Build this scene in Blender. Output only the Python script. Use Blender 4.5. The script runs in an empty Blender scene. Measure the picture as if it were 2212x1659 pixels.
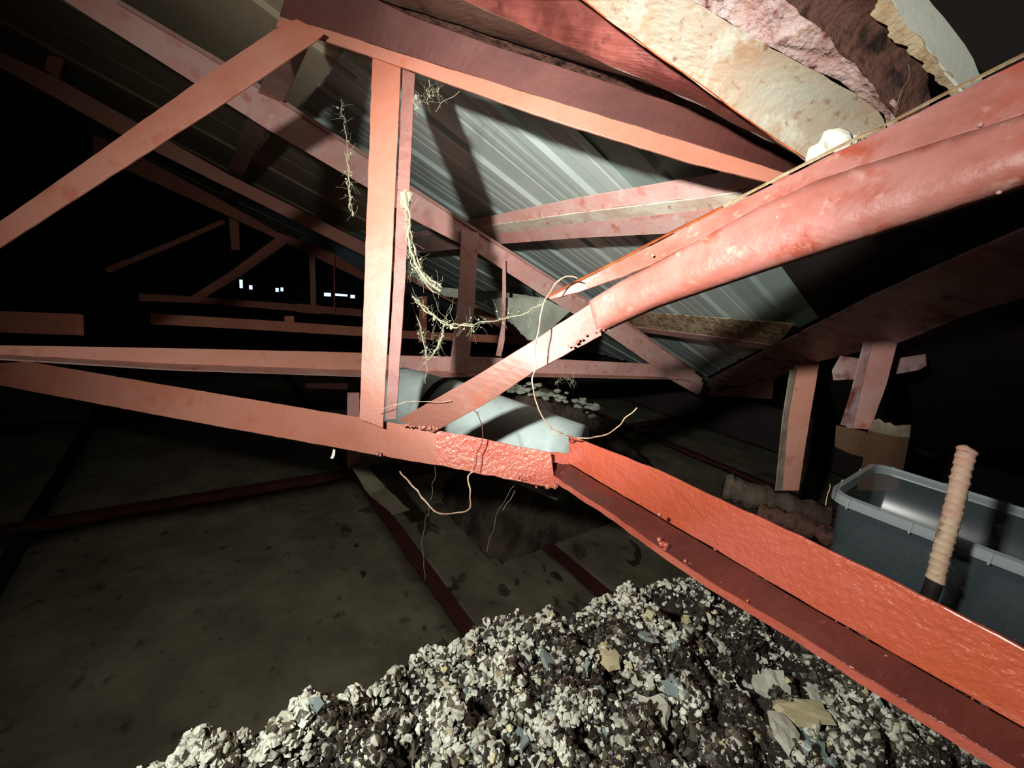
import bpy, bmesh, math, random
import numpy as np
from mathutils import Vector, Matrix, noise
rnd = random.Random(7)
SC = bpy.context.scene
COL = SC.collection

# ------------------------------------------------------------------ camera frame (from the vanishing points of the photograph)
F = 920.0; CX, CY = 1106.0, 829.5
def nz(v):
    v = np.array(v, float); return v / np.linalg.norm(v)
D_ = nz([675 - CX, 4700 - CY, F])
L_ = nz([425 - CX, 575 - CY, F]); L_ = nz(L_ - L_.dot(D_) * D_)
X_ = np.cross(L_, -D_)
R_ = np.array([X_, L_, -D_])                  # camera (x right, y down, z forward) -> world
CAM = np.array([0.0, 0.0, 1.5])               # floor deck at z = 0
cam = bpy.data.cameras.new('camera'); camo = bpy.data.objects.new('camera', cam); COL.objects.link(camo)
cam.sensor_width = 36; cam.lens = F / 2212 * 36; cam.clip_start = 0.01; cam.clip_end = 100
right = R_ @ np.array([1, 0, 0]); up = R_ @ np.array([0, -1, 0]); back = R_ @ np.array([0, 0, -1])
camo.matrix_world = Matrix(((right[0], up[0], back[0], CAM[0]), (right[1], up[1], back[1], CAM[1]), (right[2], up[2], back[2], CAM[2]), (0, 0, 0, 1)))
SC.camera = camo

# ------------------------------------------------------------------ light
w = bpy.data.worlds.new('world'); SC.world = w; w.use_nodes = True
w.node_tree.nodes['Background'].inputs[0].default_value = (0.45, 0.65, 1.0, 1)
w.node_tree.nodes['Background'].inputs[1].default_value = 2.0
SC.view_settings.view_transform = 'Standard'; SC.view_settings.look = 'None'
SC.view_settings.gamma = 1.0; SC.view_settings.use_curve_mapping = False
SC.view_settings.exposure = 0.0
def camspace(x, y, z): return Vector(CAM + R_ @ np.array([x, y, z]))
TORCH = camspace(-0.40, -0.24, -0.16)        # a hand-held torch up and left of the lens: wide spill plus a hot centre
for nm, en, cone, tgt in (('torch_spill', 74, 150, (0.0, 0.0, 1.0)), ('torch_beam', 190, 62, (0.22, -0.38, 1.35))):
    tl = bpy.data.lights.new(nm, 'SPOT'); tl.energy = en; tl.color = (1.0, 0.985, 0.93)
    tl.spot_size = math.radians(cone); tl.spot_blend = 1.0; tl.shadow_soft_size = 0.026
    to = bpy.data.objects.new(nm, tl); COL.objects.link(to); to.location = TORCH
    to.rotation_euler = (camspace(*tgt) - TORCH).to_track_quat('-Z', 'Y').to_euler()

# ------------------------------------------------------------------ geometry of sight lines
def ray(px, py): return R_ @ np.array([(px - CX) / F, (py - CY) / F, 1.0])
def P(px, py, z): return Vector(CAM + ray(px, py) * z)
def onY(px, py, Y): r = ray(px, py); return Vector(CAM + r * (Y / r[1]))
def onZ(px, py, Z): r = ray(px, py); return Vector(CAM + r * ((Z - CAM[2]) / r[2]))
Y2 = (ray(700, 290) * 1.6)[1]
_a = onY(300, 20, Y2); _b = onY(1500, 800, Y2)
PITCH = math.atan2(_a.z - _b.z, _b.x - _a.x)
NR = np.array([math.sin(PITCH), 0, math.cos(PITCH)])
C0 = NR @ (np.array(onY(884, 401, Y2)) - CAM)
def onR(px, py, h): r = ray(px, py); return Vector(CAM + r * ((C0 + h) / (NR @ r)))    # on a plane parallel to the roof, h above the chords
ROOF_H = 0.13
Y3 = float(np.median([onR(q[0], q[1], 0).y for q in ((127, 170), (300, 268), (492, 376), (700, 478))]))
Y4 = float(np.median([onR(q[0], q[1], 0).y for q in ((474, 430), (720, 547), (778, 593))]))

# ------------------------------------------------------------------ materials
def mat(name, base, rough=0.5, spec=0.5, metal=0.0, alt=None, alt_amt=0.5, alt_scale=6.0, spots=None, spot_scale=40.0, spot_lo=0.62, spot_w=0.16,
        bump=0.3, bump_scale=60.0, bump_dist=0.004, coat=0.0, third=None, third_scale=14.0, third_lo=0.5, stretch=None, alpha=1.0, trans=0.0, bump2=0.0, bump2_scale=12, rough2=None, spot_bump=False):
    m = bpy.data.materials.new(name); m.use_nodes = True; nt = m.node_tree; N = nt.nodes; Lk = nt.links
    b = N['Principled BSDF']; b.inputs['Roughness'].default_value = rough; b.inputs['Metallic'].default_value = metal
    b.inputs['Specular IOR Level'].default_value = spec; b.inputs['Coat Weight'].default_value = coat; b.inputs['Coat Roughness'].default_value = 0.12
    b.inputs['Alpha'].default_value = alpha; b.inputs['Transmission Weight'].default_value = trans
    tc = N.new('ShaderNodeTexCoord'); src = tc.outputs['Object']
    mp = N.new('ShaderNodeMapping'); Lk.new(src, mp.inputs[0]); src = mp.outputs[0]
    if stretch: mp.inputs['Scale'].default_value = stretch
    def nse(scale, detail=5, rgh=0.6):
        n = N.new('ShaderNodeTexNoise'); n.inputs['Scale'].default_value = scale; n.inputs['Detail'].default_value = detail; n.inputs['Roughness'].default_value = rgh
        Lk.new(src, n.inputs['Vector']); return n.outputs['Fac']
    def ramp(fac, lo, hi):
        r = N.new('ShaderNodeMapRange'); r.inputs[1].default_value = lo; r.inputs[2].default_value = hi; Lk.new(fac, r.inputs[0]); return r.outputs[0]
    def mix(fac, a, c):
        x = N.new('ShaderNodeMix'); x.data_type = 'RGBA'; Lk.new(fac, x.inputs[0])
        if isinstance(a, tuple): x.inputs[6].default_value = (*a, 1)
        else: Lk.new(a, x.inputs[6])
        x.inputs[7].default_value = (*c, 1); return x.outputs[2]
    col = base
    if alt: col = mix(ramp(nse(alt_scale), 0.5 - 0.22 * alt_amt - 0.06, 0.62), col, alt)
    if third: col = mix(ramp(nse(third_scale), third_lo, third_lo + 0.1), col, third)
    sp = None
    if spots: sp = ramp(nse(spot_scale, 3, 0.5), spot_lo, spot_lo + spot_w); col = mix(sp, col, spots)
    if isinstance(col, tuple): b.inputs['Base Color'].default_value = (*col, 1)
    else: Lk.new(col, b.inputs['Base Color'])
    if rough2 is not None:
        rr = N.new('ShaderNodeMapRange'); rr.inputs[1].default_value = .35; rr.inputs[2].default_value = .65; rr.inputs[3].default_value = rough; rr.inputs[4].default_value = rough2
        Lk.new(nse(alt_scale * 1.7), rr.inputs[0]); Lk.new(rr.outputs[0], b.inputs['Roughness'])
    if bump:
        bp = N.new('ShaderNodeBump'); bp.inputs['Strength'].default_value = bump; bp.inputs['Distance'].default_value = bump_dist
        Lk.new(nse(bump_scale, 4, 0.55), bp.inputs['Height']); last = bp
        if bump2:
            b2 = N.new('ShaderNodeBump'); b2.inputs['Strength'].default_value = bump2; b2.inputs['Distance'].default_value = bump_dist * 4
            Lk.new(nse(bump2_scale, 3, 0.5), b2.inputs['Height']); Lk.new(bp.outputs[0], b2.inputs['Normal']); last = b2
        Lk.new(last.outputs[0], b.inputs['Normal'])
    return m
def s(r, g, b):
    f = lambda c: ((c / 255 + 0.055) / 1.055) ** 2.4 if c > 10 else c / 255 / 12.92
    return (f(r), f(g), f(b))
M = {}
M['fresh'] = mat('fresh_orange_paint', s(190, 88, 56), 0.36, 0.5, alt=s(196, 98, 80), alt_amt=.3, alt_scale=4, spots=s(196, 110, 60), spot_scale=70, spot_lo=.68, bump=.8, bump_scale=110, bump_dist=.004, coat=.3, bump2=.3, bump2_scale=30)
M['glossy'] = mat('glossy_red_paint', s(178, 84, 66), 0.26, 0.6, alt=s(190, 106, 88), alt_amt=.5, alt_scale=7, bump=.8, bump_scale=90, bump_dist=.004, coat=.5)
M['salmon'] = mat('salmon_primer', s(168, 100, 78), 0.42, 0.45, alt=s(178, 120, 102), alt_amt=.6, alt_scale=4, spots=s(164, 84, 60), spot_scale=12, spot_lo=.6, bump=.22, bump_scale=50, bump_dist=.003)
M['dusty'] = mat('dusty_pink_paint', s(194, 126, 114), 0.5, 0.45, alt=s(206, 158, 150), alt_amt=.7, alt_scale=6, spots=s(184, 104, 86), spot_scale=22, spot_lo=.58, third=s(206, 176, 160), third_scale=17, third_lo=.6, bump=.35, bump_scale=60, bump_dist=.003)
M['dusty_far'] = mat('lightened_dusty_pink_paint', s(218, 152, 140), 0.5, 0.45, alt=s(226, 184, 176), alt_amt=.6, alt_scale=6, spots=s(206, 128, 108), spot_scale=22, spot_lo=.58, third=s(226, 202, 190), third_scale=17, third_lo=.6, bump=.3, bump_scale=60, bump_dist=.003)  # dusty pink lightened to make up for weaker torch light farther back
M['diagonal'] = mat('darkened_primer', s(120, 70, 55), 0.45, 0.4, alt=s(130, 84, 70), alt_amt=.6, alt_scale=4, spots=s(138, 70, 50), spot_scale=12, spot_lo=.6, third=s(138, 98, 84), third_scale=9, third_lo=.6, bump=.22, bump_scale=50, bump_dist=.003)  # primer darkened to offset the strong light on the diagonal
M['dusty_pale'] = mat('pale_dusty_paint', s(196, 160, 150), 0.55, 0.4, alt=s(180, 132, 120), alt_amt=.5, alt_scale=8, spots=s(150, 90, 76), spot_scale=30, spot_lo=.6, bump=.3)
M['dusty_flange'] = mat('grimy_pink_flange_paint', s(150, 104, 96), 0.55, 0.35, alt=s(126, 84, 76), alt_amt=.5, alt_scale=14, spots=s(90, 54, 48), spot_scale=45, spot_lo=.6, bump=.6, bump_scale=50)
M['beam'] = mat('old_red_beam_paint', s(156, 88, 74), 0.46, 0.4, alt=s(184, 124, 114), alt_amt=.45, alt_scale=7, spots=s(205, 160, 142), spot_scale=38, spot_lo=.62, third=s(166, 80, 62), third_scale=9, third_lo=.56, bump=.5, bump_scale=70, bump_dist=.003, bump2=.12, bump2_scale=14, coat=.0)
M['dark_red'] = mat('dark_red_with_shade', s(74, 40, 35), 0.6, 0.25, alt=s(90, 50, 44), alt_amt=.4, alt_scale=6, bump=.3, bump_scale=50)
M['brown_red'] = mat('brown_red_primer', s(220, 150, 124), 0.55, 0.35, alt=s(226, 162, 142), alt_amt=.5, alt_scale=5, spots=s(200, 124, 100), spot_scale=20, spot_lo=.6, bump=.2)
M['far_red'] = mat('lightened_old_red_paint', s(234, 156, 128), 0.65, 0.3, alt=s(216, 134, 110), alt_amt=.5, alt_scale=4, bump=.2)  # old red lightened to offset torch falloff at the far trusses
M['cream_rust'] = mat('cream_paint_over_rust', s(132, 128, 112), 0.55, 0.4, alt=s(138, 108, 82), alt_amt=.4, alt_scale=9, spots=s(104, 64, 42), spot_scale=75, spot_lo=.6, third=s(150, 147, 132), third_scale=16, third_lo=.52, bump=.6, bump_scale=55, bump_dist=.004)
M['pink_rust'] = mat('scaly_pink_rust', s(148, 112, 102), 0.6, 0.4, alt=s(178, 160, 156), alt_amt=.5, alt_scale=22, spots=s(104, 52, 44), spot_scale=44, spot_lo=.53, third=s(190, 140, 80), third_scale=12, third_lo=.62, bump=1.0, bump_scale=50, bump_dist=.012, bump2=.6, bump2_scale=18)
M['rust_with_shade'] = mat('scaly_rust_with_shade', s(70, 48, 42), 0.75, 0.2, alt=s(98, 66, 56), alt_amt=.5, alt_scale=14, spots=s(40, 28, 26), spot_scale=30, spot_lo=.5, bump=1.0, bump_scale=40, bump_dist=.012)
M['red_web'] = mat('dark_red_web_paint', s(84, 38, 33), 0.5, 0.35, alt=s(136, 74, 66), alt_amt=.2, alt_scale=7, spots=s(70, 30, 28), spot_scale=26, spot_lo=.58, bump=.5, bump_scale=50, bump_dist=.004)
M['orange_rust'] = mat('orange_edge_rust', s(170, 84, 34), 0.8, 0.2, alt=s(110, 48, 24), alt_amt=.5, alt_scale=30, bump=.6)
M['streaked'] = mat('streaked_brown_steel', s(72, 50, 41), 0.6, 0.35, alt=s(104, 78, 62), alt_amt=.5, alt_scale=5, spots=s(66, 38, 32), spot_scale=10, spot_lo=.5, bump=.4)
M['cream_strip'] = mat('cream_dusted_red_paint', s(236, 226, 204), 0.5, 0.4, alt=s(220, 190, 170), alt_amt=.2, alt_scale=12, spots=s(176, 96, 76), spot_scale=45, spot_lo=.6, bump=.3)
M['cream_blotch'] = mat('blotched_cream_rust', s(196, 184, 150), 0.6, 0.3, alt=s(150, 118, 84), alt_amt=.35, alt_scale=24, spots=s(112, 82, 60), spot_scale=40, spot_lo=.5, bump=.5)
M['white_flake'] = mat('white_flaking_paint', s(226, 228, 214), 0.5, 0.4, alt=s(212, 214, 200), alt_amt=.4, alt_scale=8, bump=.2)
M['flake_edge'] = mat('yellowed_flaking_paint', s(196, 182, 150), 0.7, 0.3, alt=s(160, 130, 96), alt_amt=.4, alt_scale=30, spots=s(96, 72, 56), spot_scale=50, spot_lo=.6, bump=.9, bump_scale=80, bump_dist=.006)
M['zinc'] = mat('zinc_roof_sheet', s(206, 222, 216), 0.38, 0.5, metal=.2, alt=s(222, 236, 230), alt_amt=.4, alt_scale=3, bump=.08, bump_scale=20, stretch=(.3, 1, 1))
M['zinc_flat'] = mat('dull_flat_sheet', s(164, 182, 176), 0.42, 0.4, metal=.2, alt=s(176, 194, 186), alt_amt=.4, alt_scale=3, bump=.08, bump_scale=20)
M['brown_sheet'] = mat('dirty_brown_sheet', s(214, 200, 174), 0.5, 0.4, metal=.1, alt=s(190, 176, 148), alt_amt=.4, alt_scale=2.5, bump=.1, bump_scale=12)
M['panel'] = mat('dusty_ceiling_panel', s(118, 114, 94), 0.9, 0.1, alt=s(92, 84, 70), alt_amt=.5, alt_scale=3, spots=s(46, 40, 36), spot_scale=14, spot_lo=.62, bump=.6, bump_scale=18, bump_dist=.01)
M['joist'] = mat('dark_maroon_joist', s(76, 38, 35), 0.85, 0.1, alt=s(56, 32, 30), alt_amt=.5, alt_scale=6, bump=.2)
M['wall'] = mat('dark_wall', s(62, 54, 52), 0.95, 0.05, alt=s(48, 43, 44), alt_amt=.5, alt_scale=1, bump=.3, bump_scale=8)  # plain dark tone for walls and subfloor
M['pipe'] = mat('pale_grey_duct', s(178, 192, 188), 0.5, 0.3, alt=s(158, 172, 168), alt_amt=.5, alt_scale=9, spots=s(120, 126, 120), spot_scale=34, spot_lo=.66, bump=.12)
M['board'] = mat('pale_grey_board', s(150, 156, 142), 0.8, 0.2, alt=s(120, 124, 110), alt_amt=.5, alt_scale=8, bump=.2)
M['earth'] = mat('dark_earth', s(88, 78, 66), 0.95, 0.1, alt=s(54, 44, 38), alt_amt=.5, alt_scale=9, bump=.8, bump_scale=30, bump_dist=.02)
M['matrix'] = mat('black_grit', s(44, 38, 30), 0.85, 0.2, alt=s(24, 20, 17), alt_amt=.6, alt_scale=30, spots=s(120, 110, 88), spot_scale=120, spot_lo=.62, bump=1.0, bump_scale=90, bump_dist=.008)
M['concrete'] = mat('rough_dark_concrete', s(52, 48, 42), 0.9, 0.1, alt=s(36, 32, 29), alt_amt=.5, alt_scale=8, bump=.8, bump_scale=25, bump_dist=.01)
M['chip_pale'] = mat('pale_stone_chip', s(200, 203, 186), 0.6, 0.35, alt=s(146, 145, 130), alt_amt=.6, alt_scale=40, bump=.5, bump_scale=160, bump_dist=.002)
M['chip_brown'] = mat('brown_stone_chip', s(98, 90, 76), 0.45, 0.4, alt=s(58, 52, 44), alt_amt=.6, alt_scale=50, bump=.5, bump_scale=160, bump_dist=.002)
M['chip_dark'] = mat('dark_stone_chip', s(50, 45, 36), 0.35, 0.5, alt=s(30, 26, 22), alt_amt=.6, alt_scale=50, bump=.5, bump_scale=160, bump_dist=.002)
M['chip_blue'] = mat('blue_grey_stone_chip', s(128, 142, 138), 0.5, 0.4, alt=s(100, 112, 108), alt_amt=.6, alt_scale=40, bump=.4, bump_scale=160, bump_dist=.002)
M['chip_yellow'] = mat('yellowish_stone_chip', s(192, 184, 148), 0.6, 0.35, alt=s(160, 148, 112), alt_amt=.6, alt_scale=40, bump=.5, bump_scale=160, bump_dist=.002)
M['twig'] = mat('pale_dry_root', s(204, 188, 160), 0.7, 0.3, alt=s(158, 126, 98), alt_amt=.5, alt_scale=20, bump=.3)
M['twig_dark'] = mat('dark_dry_root', s(110, 70, 56), 0.7, 0.3, alt=s(60, 36, 30), alt_amt=.5, alt_scale=20, bump=.3)
M['web'] = mat('dusty_cobweb', s(176, 174, 146), 0.6, 0.4, bump=0, alpha=.6)
M['lump'] = mat('white_fibrous_lump', s(232, 230, 212), 0.8, 0.2, bump=.6, bump_scale=80, stretch=(1, 1, 4))
M['rebar'] = mat('rusty_pink_rebar', s(186, 140, 126), 0.65, 0.3, alt=s(190, 168, 140), alt_amt=.5, alt_scale=16, spots=s(120, 82, 62), spot_scale=60, spot_lo=.62, bump=.5)
M['black'] = mat('black_paint', s(28, 24, 24), 0.7, 0.2, bump=.1)
M['wood'] = mat('old_brown_wood', s(120, 92, 70), 0.75, 0.2, alt=s(98, 72, 54), alt_amt=.5, alt_scale=5, bump=.3, stretch=(1, 1, .25))
M['wood_end'] = mat('grey_wood_end', s(184, 170, 150), 0.8, 0.2, alt=s(140, 124, 106), alt_amt=.5, alt_scale=12, bump=.4)
def plastic(name, base, alpha, rough):
    m = bpy.data.materials.new(name); m.use_nodes = True; b = m.node_tree.nodes['Principled BSDF']
    b.inputs['Base Color'].default_value = (*base, 1); b.inputs['Roughness'].default_value = rough; b.inputs['Alpha'].default_value = alpha
    b.inputs['Specular IOR Level'].default_value = .6; return m
M['tub'] = plastic('clear_cloudy_plastic', s(130, 146, 152), .11, .2)
M['rim'] = plastic('cloudy_plastic_rim', s(176, 186, 186), .6, .25)

# ------------------------------------------------------------------ object helpers
def tag(o, label, cat, group=None, kind=None):
    o['label'] = label; o['category'] = cat
    if group: o['group'] = group
    if kind: o['kind'] = kind
    return o
def empty(name, loc, label, cat, group=None):
    o = bpy.data.objects.new(name, None); COL.objects.link(o); o.location = loc; o.empty_display_size = .05
    return tag(o, label, cat, group)
def link(name, me, m, parent=None):
    o = bpy.data.objects.new(name, me); COL.objects.link(o)
    if m is not None: me.materials.append(m)
    if parent is not None:
        o.parent = parent; o.matrix_parent_inverse = Matrix.Translation(-parent.location)
    return o
def build(name, bm, m, parent=None, smooth=False, bevel=0.0, origin=True):
    bmesh.ops.recalc_face_normals(bm, faces=bm.faces)
    loc = Vector((0, 0, 0))
    if origin and len(bm.verts):
        lo = Vector([min(v.co[i] for v in bm.verts) for i in range(3)]); hi = Vector([max(v.co[i] for v in bm.verts) for i in range(3)])
        loc = (lo + hi) / 2
        if parent is None: loc.z = lo.z
        bmesh.ops.translate(bm, verts=bm.verts, vec=-loc)
    me = bpy.data.meshes.new(name); bm.to_mesh(me); bm.free()
    if smooth:
        for p in me.polygons: p.use_smooth = True
    o = link(name, me, m, parent); o.location = loc
    if bevel:
        b = o.modifiers.new('bevel', 'BEVEL'); b.width = bevel; b.segments = 2; b.limit_method = 'ANGLE'; b.angle_limit = math.radians(40)
    return o
def lerp(a, b, t): return a + (b - a) * t
def resample(pts, n):
    d = [0]
    for i in range(1, len(pts)): d.append(d[-1] + (pts[i] - pts[i - 1]).length)
    out = []
    for k in range(n):
        t = d[-1] * k / (n - 1); i = 0
        while i < len(d) - 2 and d[i + 1] < t: i += 1
        out.append(lerp(pts[i], pts[i + 1], (t - d[i]) / max(1e-9, d[i + 1] - d[i])))
    return out
def slab(bm, A, B, t, away, n=None, wob=0.0, cross=2, seed=0):
    """plate between the polylines A and B, thickness t towards 'away'"""
    n = n or max(8, int(sum((A[i + 1] - A[i]).length for i in range(len(A) - 1)) / 0.02))
    n = min(n, 90)
    A = resample(A, n); B = resample(B, n); rows = []
    for i in range(n):
        ax = (A[min(i + 1, n - 1)] - A[max(i - 1, 0)]).normalized(); nn = ax.cross(B[i] - A[i]).normalized()
        if nn.dot(away) < 0: nn = -nn
        u = (B[i] - A[i]).normalized()
        f = []
        for j in range(cross + 1):
            p = lerp(A[i], B[i], j / cross)
            if wob:
                q = p * 14 + Vector((seed, 0, 0)); p = p + nn * (noise.noise(q) * wob)
                if j in (0, cross): p = p + u * noise.noise(p * 60 + Vector((0, seed, 3))) * wob * 1.0
            f.append(p)
        rows.append((f, [p + nn * t for p in f]))
    vs = [[[bm.verts.new(p) for p in lay] for lay in r] for r in rows]
    for i in range(n - 1):
        for j in range(cross):
            bm.faces.new((vs[i][0][j], vs[i + 1][0][j], vs[i + 1][0][j + 1], vs[i][0][j + 1]))
            bm.faces.new((vs[i][1][j], vs[i][1][j + 1], vs[i + 1][1][j + 1], vs[i + 1][1][j]))
        for j in (0, cross):
            bm.faces.new((vs[i][0][j], vs[i][1][j], vs[i + 1][1][j], vs[i + 1][0][j]))
    for i in (0, n - 1):
        for j in range(cross):
            bm.faces.new((vs[i][0][j], vs[i][0][j + 1], vs[i][1][j + 1], vs[i][1][j]))
def view_dir(p): return (p - Vector(CAM)).normalized()
def angle(name, e1, e2, m, parent=None, t=0.005, leg=None, legw=0.05, wob=0.0012, tilt=0.0, bevel=0.0012, seed=0, second=True, legm=None):
    """rolled steel angle: e1 / e2 are the two long edges of the leg that faces us; the other leg goes back from e1 (leg='a') or e2 (leg='b')"""
    bm = bmesh.new(); mid = (e1[0] + e1[-1] + e2[0] + e2[-1]) / 4; away = view_dir(mid)
    slab(bm, e1, e2, t, away, wob=wob, seed=seed)
    if leg:
        e, o = (e1, e2) if leg == 'a' else (e2, e1)
        ax = (e[-1] - e[0]).normalized(); u = (e[0] + e[-1] - o[0] - o[-1]).normalized()
        nn = ax.cross(u).normalized()
        if nn.dot(away) < 0: nn = -nn
        d = (nn + u * tilt).normalized() * legw
        e0 = [p + nn * t * .9 for p in e]
        slab(bm, e0, [p + d for p in e], t, -u, wob=wob * .5, seed=seed + 3)
    return build(name, bm, m, parent, bevel=bevel)
def PP(*l): return [P(*q) for q in l]
def PC(k, *l):      # like PP, but kept under the roof sheets (k = share of the distance to the sheets)
    return [P(x, y, min(z, k * (C0 + ROOF_H) / (NR @ ray(x, y)))) for x, y, z in l]
def YY(Y, *l): return [onY(q[0], q[1], Y) for q in l]
def RR(h, *l): return [onR(q[0], q[1], h) for q in l]
def tube(bm, pts, r, seg=6, jit=0.0, r1=None, seed=0, n=None):
    pts = resample(pts, n or max(4, min(120, int(sum((pts[i + 1] - pts[i]).length for i in range(len(pts) - 1)) / max(.004, r * 2.5)))))
    rings = []; prev = Vector((.3, .2, .9)); N = len(pts)
    for i, p in enumerate(pts):
        d = (pts[min(i + 1, N - 1)] - pts[max(i - 1, 0)])
        d = d.normalized() if d.length > 1e-9 else Vector((0, 0, 1))
        a = d.cross(prev); a = a.normalized() if a.length > 1e-4 else d.orthogonal().normalized(); b = d.cross(a)
        rr = r if r1 is None else r + (r1 - r) * i / (N - 1)
        c = p + Vector((noise.noise(p * 40 + Vector((seed, 0, 0))), noise.noise(p * 40 + Vector((0, seed + 9, 0))), noise.noise(p * 40 + Vector((5, 0, seed))))) * jit
        k = 1 + (noise.noise(p * 150) * .35 if jit else 0)
        rings.append([bm.verts.new(c + (a * math.cos(6.2832 * j / seg) + b * math.sin(6.2832 * j / seg)) * rr * k) for j in range(seg)])
        prev = b.cross(d) if False else prev
    for i in range(N - 1):
        for j in range(seg): bm.faces.new((rings[i][j], rings[i][(j + 1) % seg], rings[i + 1][(j + 1) % seg], rings[i + 1][j]))
    bm.faces.new(rings[0][::-1]); bm.faces.new(rings[-1])
def spline(pts, k=8):
    out = []; n = len(pts)
    for i in range(n - 1):
        p0, p1, p2, p3 = pts[max(i - 1, 0)], pts[i], pts[i + 1], pts[min(i + 2, n - 1)]
        for j in range(k):
            t = j / k; out.append(.5 * ((2 * p1) + (p2 - p0) * t + (2 * p0 - 5 * p1 + 4 * p2 - p3) * t * t + (3 * p1 - p0 - 3 * p2 + p3) * t ** 3))
    out.append(pts[-1]); return out
def blob(bm, c, r, sub=1, amp=.35, seed=0, sc=(1, 1, 1)):
    g = bmesh.ops.create_icosphere(bm, subdivisions=sub, radius=1.0)
    for v in g['verts']:
        k = 1 + amp * noise.noise(v.co * 1.7 + Vector((seed, seed * .37, 1)))
        v.co = Vector(c) + Vector((v.co.x * sc[0], v.co.y * sc[1], v.co.z * sc[2])) * r * k

# ================================================================== SETTING
# ---- roof: corrugated sheets as separate panels on one structure; ribs run down the slope
SL = Vector((math.cos(PITCH), 0, -math.sin(PITCH))); NRV = Vector(NR)
R0 = Vector(CAM) + NRV * (C0 + ROOF_H)
def rs(p): return (p - R0).dot(SL)                     # coordinate down the slope
s_lap = rs(onR(690, 235, ROOF_H)); s_eave = rs(onR(1512, 822, ROOF_H)) + .02
y_flat = onR(1240, 275, ROOF_H).y
y_b1 = onR(1004, 307, ROOF_H).y; y_b2 = onR(1156, 289, ROOF_H).y
PITCHW = abs(y_b1 - y_b2)
print('RD', [(q, round((C0 + ROOF_H) / (NR @ ray(*q)), 3)) for q in ((1257, 0), (1480, 0), (1700, 0), (1900, 0), (2000, 150), (2200, 100), (1745, 350), (2090, 215), (500, -100), (1100, -60))])
print('YS', [round(onR(*q, ROOF_H).y, 2) for q in ((2150, 30), (2000, 20), (1950, 650), (1900, 600), (1500, 650), (1500, 780), (1650, 620))], 'light clear', C0 + ROOF_H - NR @ (np.array(TORCH) - CAM))
print('Y2', Y2, 'Y3', Y3, 'Y4', Y4, 'lap', s_lap, 'eave', s_eave, 'y_flat', y_flat, 'ribs', y_b1, y_b2, 'pitch', math.degrees(PITCH))
ceiling = bpy.data.objects.new('ceiling', None); COL.objects.link(ceiling); ceiling['kind'] = 'structure'; ceiling.location = R0
HP0, HP1 = onR(1518, 824, .1), onR(2230, 470, .1)      # line of the hip rafter in the roof plane
def sheet(name, s0, s1, ya, yb, m, ribs=True, lift=0.0, clip=0):
    bm = bmesh.new(); prof = []
    if ribs:
        k = math.floor((ya - y_b2) / PITCHW) - 1
        while True:
            c = y_b2 + k * PITCHW
            if c > yb + PITCHW: break
            W = PITCHW
            for dy, h in ((-.30, 0), (-.13, 0), (-.07, .012), (.08, .012), (.14, 0), (.25, 0), (.28, .002), (.33, .002), (.36, 0), (.44, 0), (.47, .002), (.52, .002), (.55, 0), (.63, 0), (.655, .002), (.69, .002)):
                prof.append((c + dy * W, h))
            k += 1
        prof = [q for q in prof if ya <= q[0] <= yb]
        prof = [(ya, 0)] + prof + [(yb, 0)]
    else:
        prof = [(ya, 0), ((ya + yb) / 2 - .03, 0), ((ya + yb) / 2 - .012, -.012), ((ya + yb) / 2 + .012, -.012), ((ya + yb) / 2 + .03, 0), (yb, 0)]
    ns = max(2, int((s1 - s0) / .25)); rows = []
    for i in range(ns + 1):
        sv = s0 + (s1 - s0) * i / ns; row = []
        for (y, h) in prof:
            p = R0 + SL * sv; p = Vector((p.x, y, p.z)) + NRV * (h + lift + .0015 * noise.noise(Vector((sv * 2, y * 2, 0))))
            row.append(bm.verts.new(p))
        rows.append(row)
    for i in range(ns):
        for j in range(len(prof) - 1): bm.faces.new((rows[i][j], rows[i + 1][j], rows[i + 1][j + 1], rows[i][j + 1]))
    if clip:
        no = (HP1 - HP0).cross(NRV).normalized(); no = no if no.x > 0 else -no
        bmesh.ops.bisect_plane(bm, geom=bm.verts[:] + bm.edges[:] + bm.faces[:], plane_co=HP0, plane_no=no * clip, clear_outer=True)
    o = build(name, bm, m, ceiling)
    sd = o.modifiers.new('thickness', 'SOLIDIFY'); sd.thickness = .0015; sd.offset = 1
    return o
s_lap2 = rs(onR(1000, 490, ROOF_H))
sheet('roof_sheet', s_lap - .05, s_eave, y_flat, Y2 + .40, M['zinc'], True, 0, 1)
sheet('roof_sheet', -7, s_lap + .02, y_flat, Y2 + .40, M['brown_sheet'], False, .008)
yk = Y2 + .38; j = 1
while yk < 9:
    sheet('roof_sheet', s_lap2 - .05, s_eave, yk, yk + 1.0, M['zinc'], True, .003 * (j % 2))
    sheet('roof_sheet', -7, s_lap2 + .02, yk, yk + 1.0, M['brown_sheet'], False, .008 + .003 * (j % 2))
    yk += .98; j += 1
M['shaded_sheet'] = mat('shade_blackened_sheet', s(56, 50, 46), 0.7, 0.2, alt=s(40, 36, 34), alt_amt=.5, alt_scale=3, bump=.15, bump_scale=14)  # roof shadow at the right and overhead painted as a darker sheet
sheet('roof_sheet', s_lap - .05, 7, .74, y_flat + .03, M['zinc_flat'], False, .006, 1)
sheet('roof_sheet', s_lap - .05, 5.4, .70, Y2 + .6, M['shaded_sheet'], False, .02, -1)
sheet('roof_sheet', s_lap - .05, 7, -.6, .76, M['shaded_sheet'], False, .009)
sheet('roof_sheet', s_lap - .05, 7, -2, -.58, M['shaded_sheet'], False, .012)
sheet('roof_sheet', -7, s_lap + .02, .1, y_flat + .03, M['shaded_sheet'], False, .015)
sheet('roof_sheet', -7, s_lap + .02, -2, .12, M['shaded_sheet'], False, .018)

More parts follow.
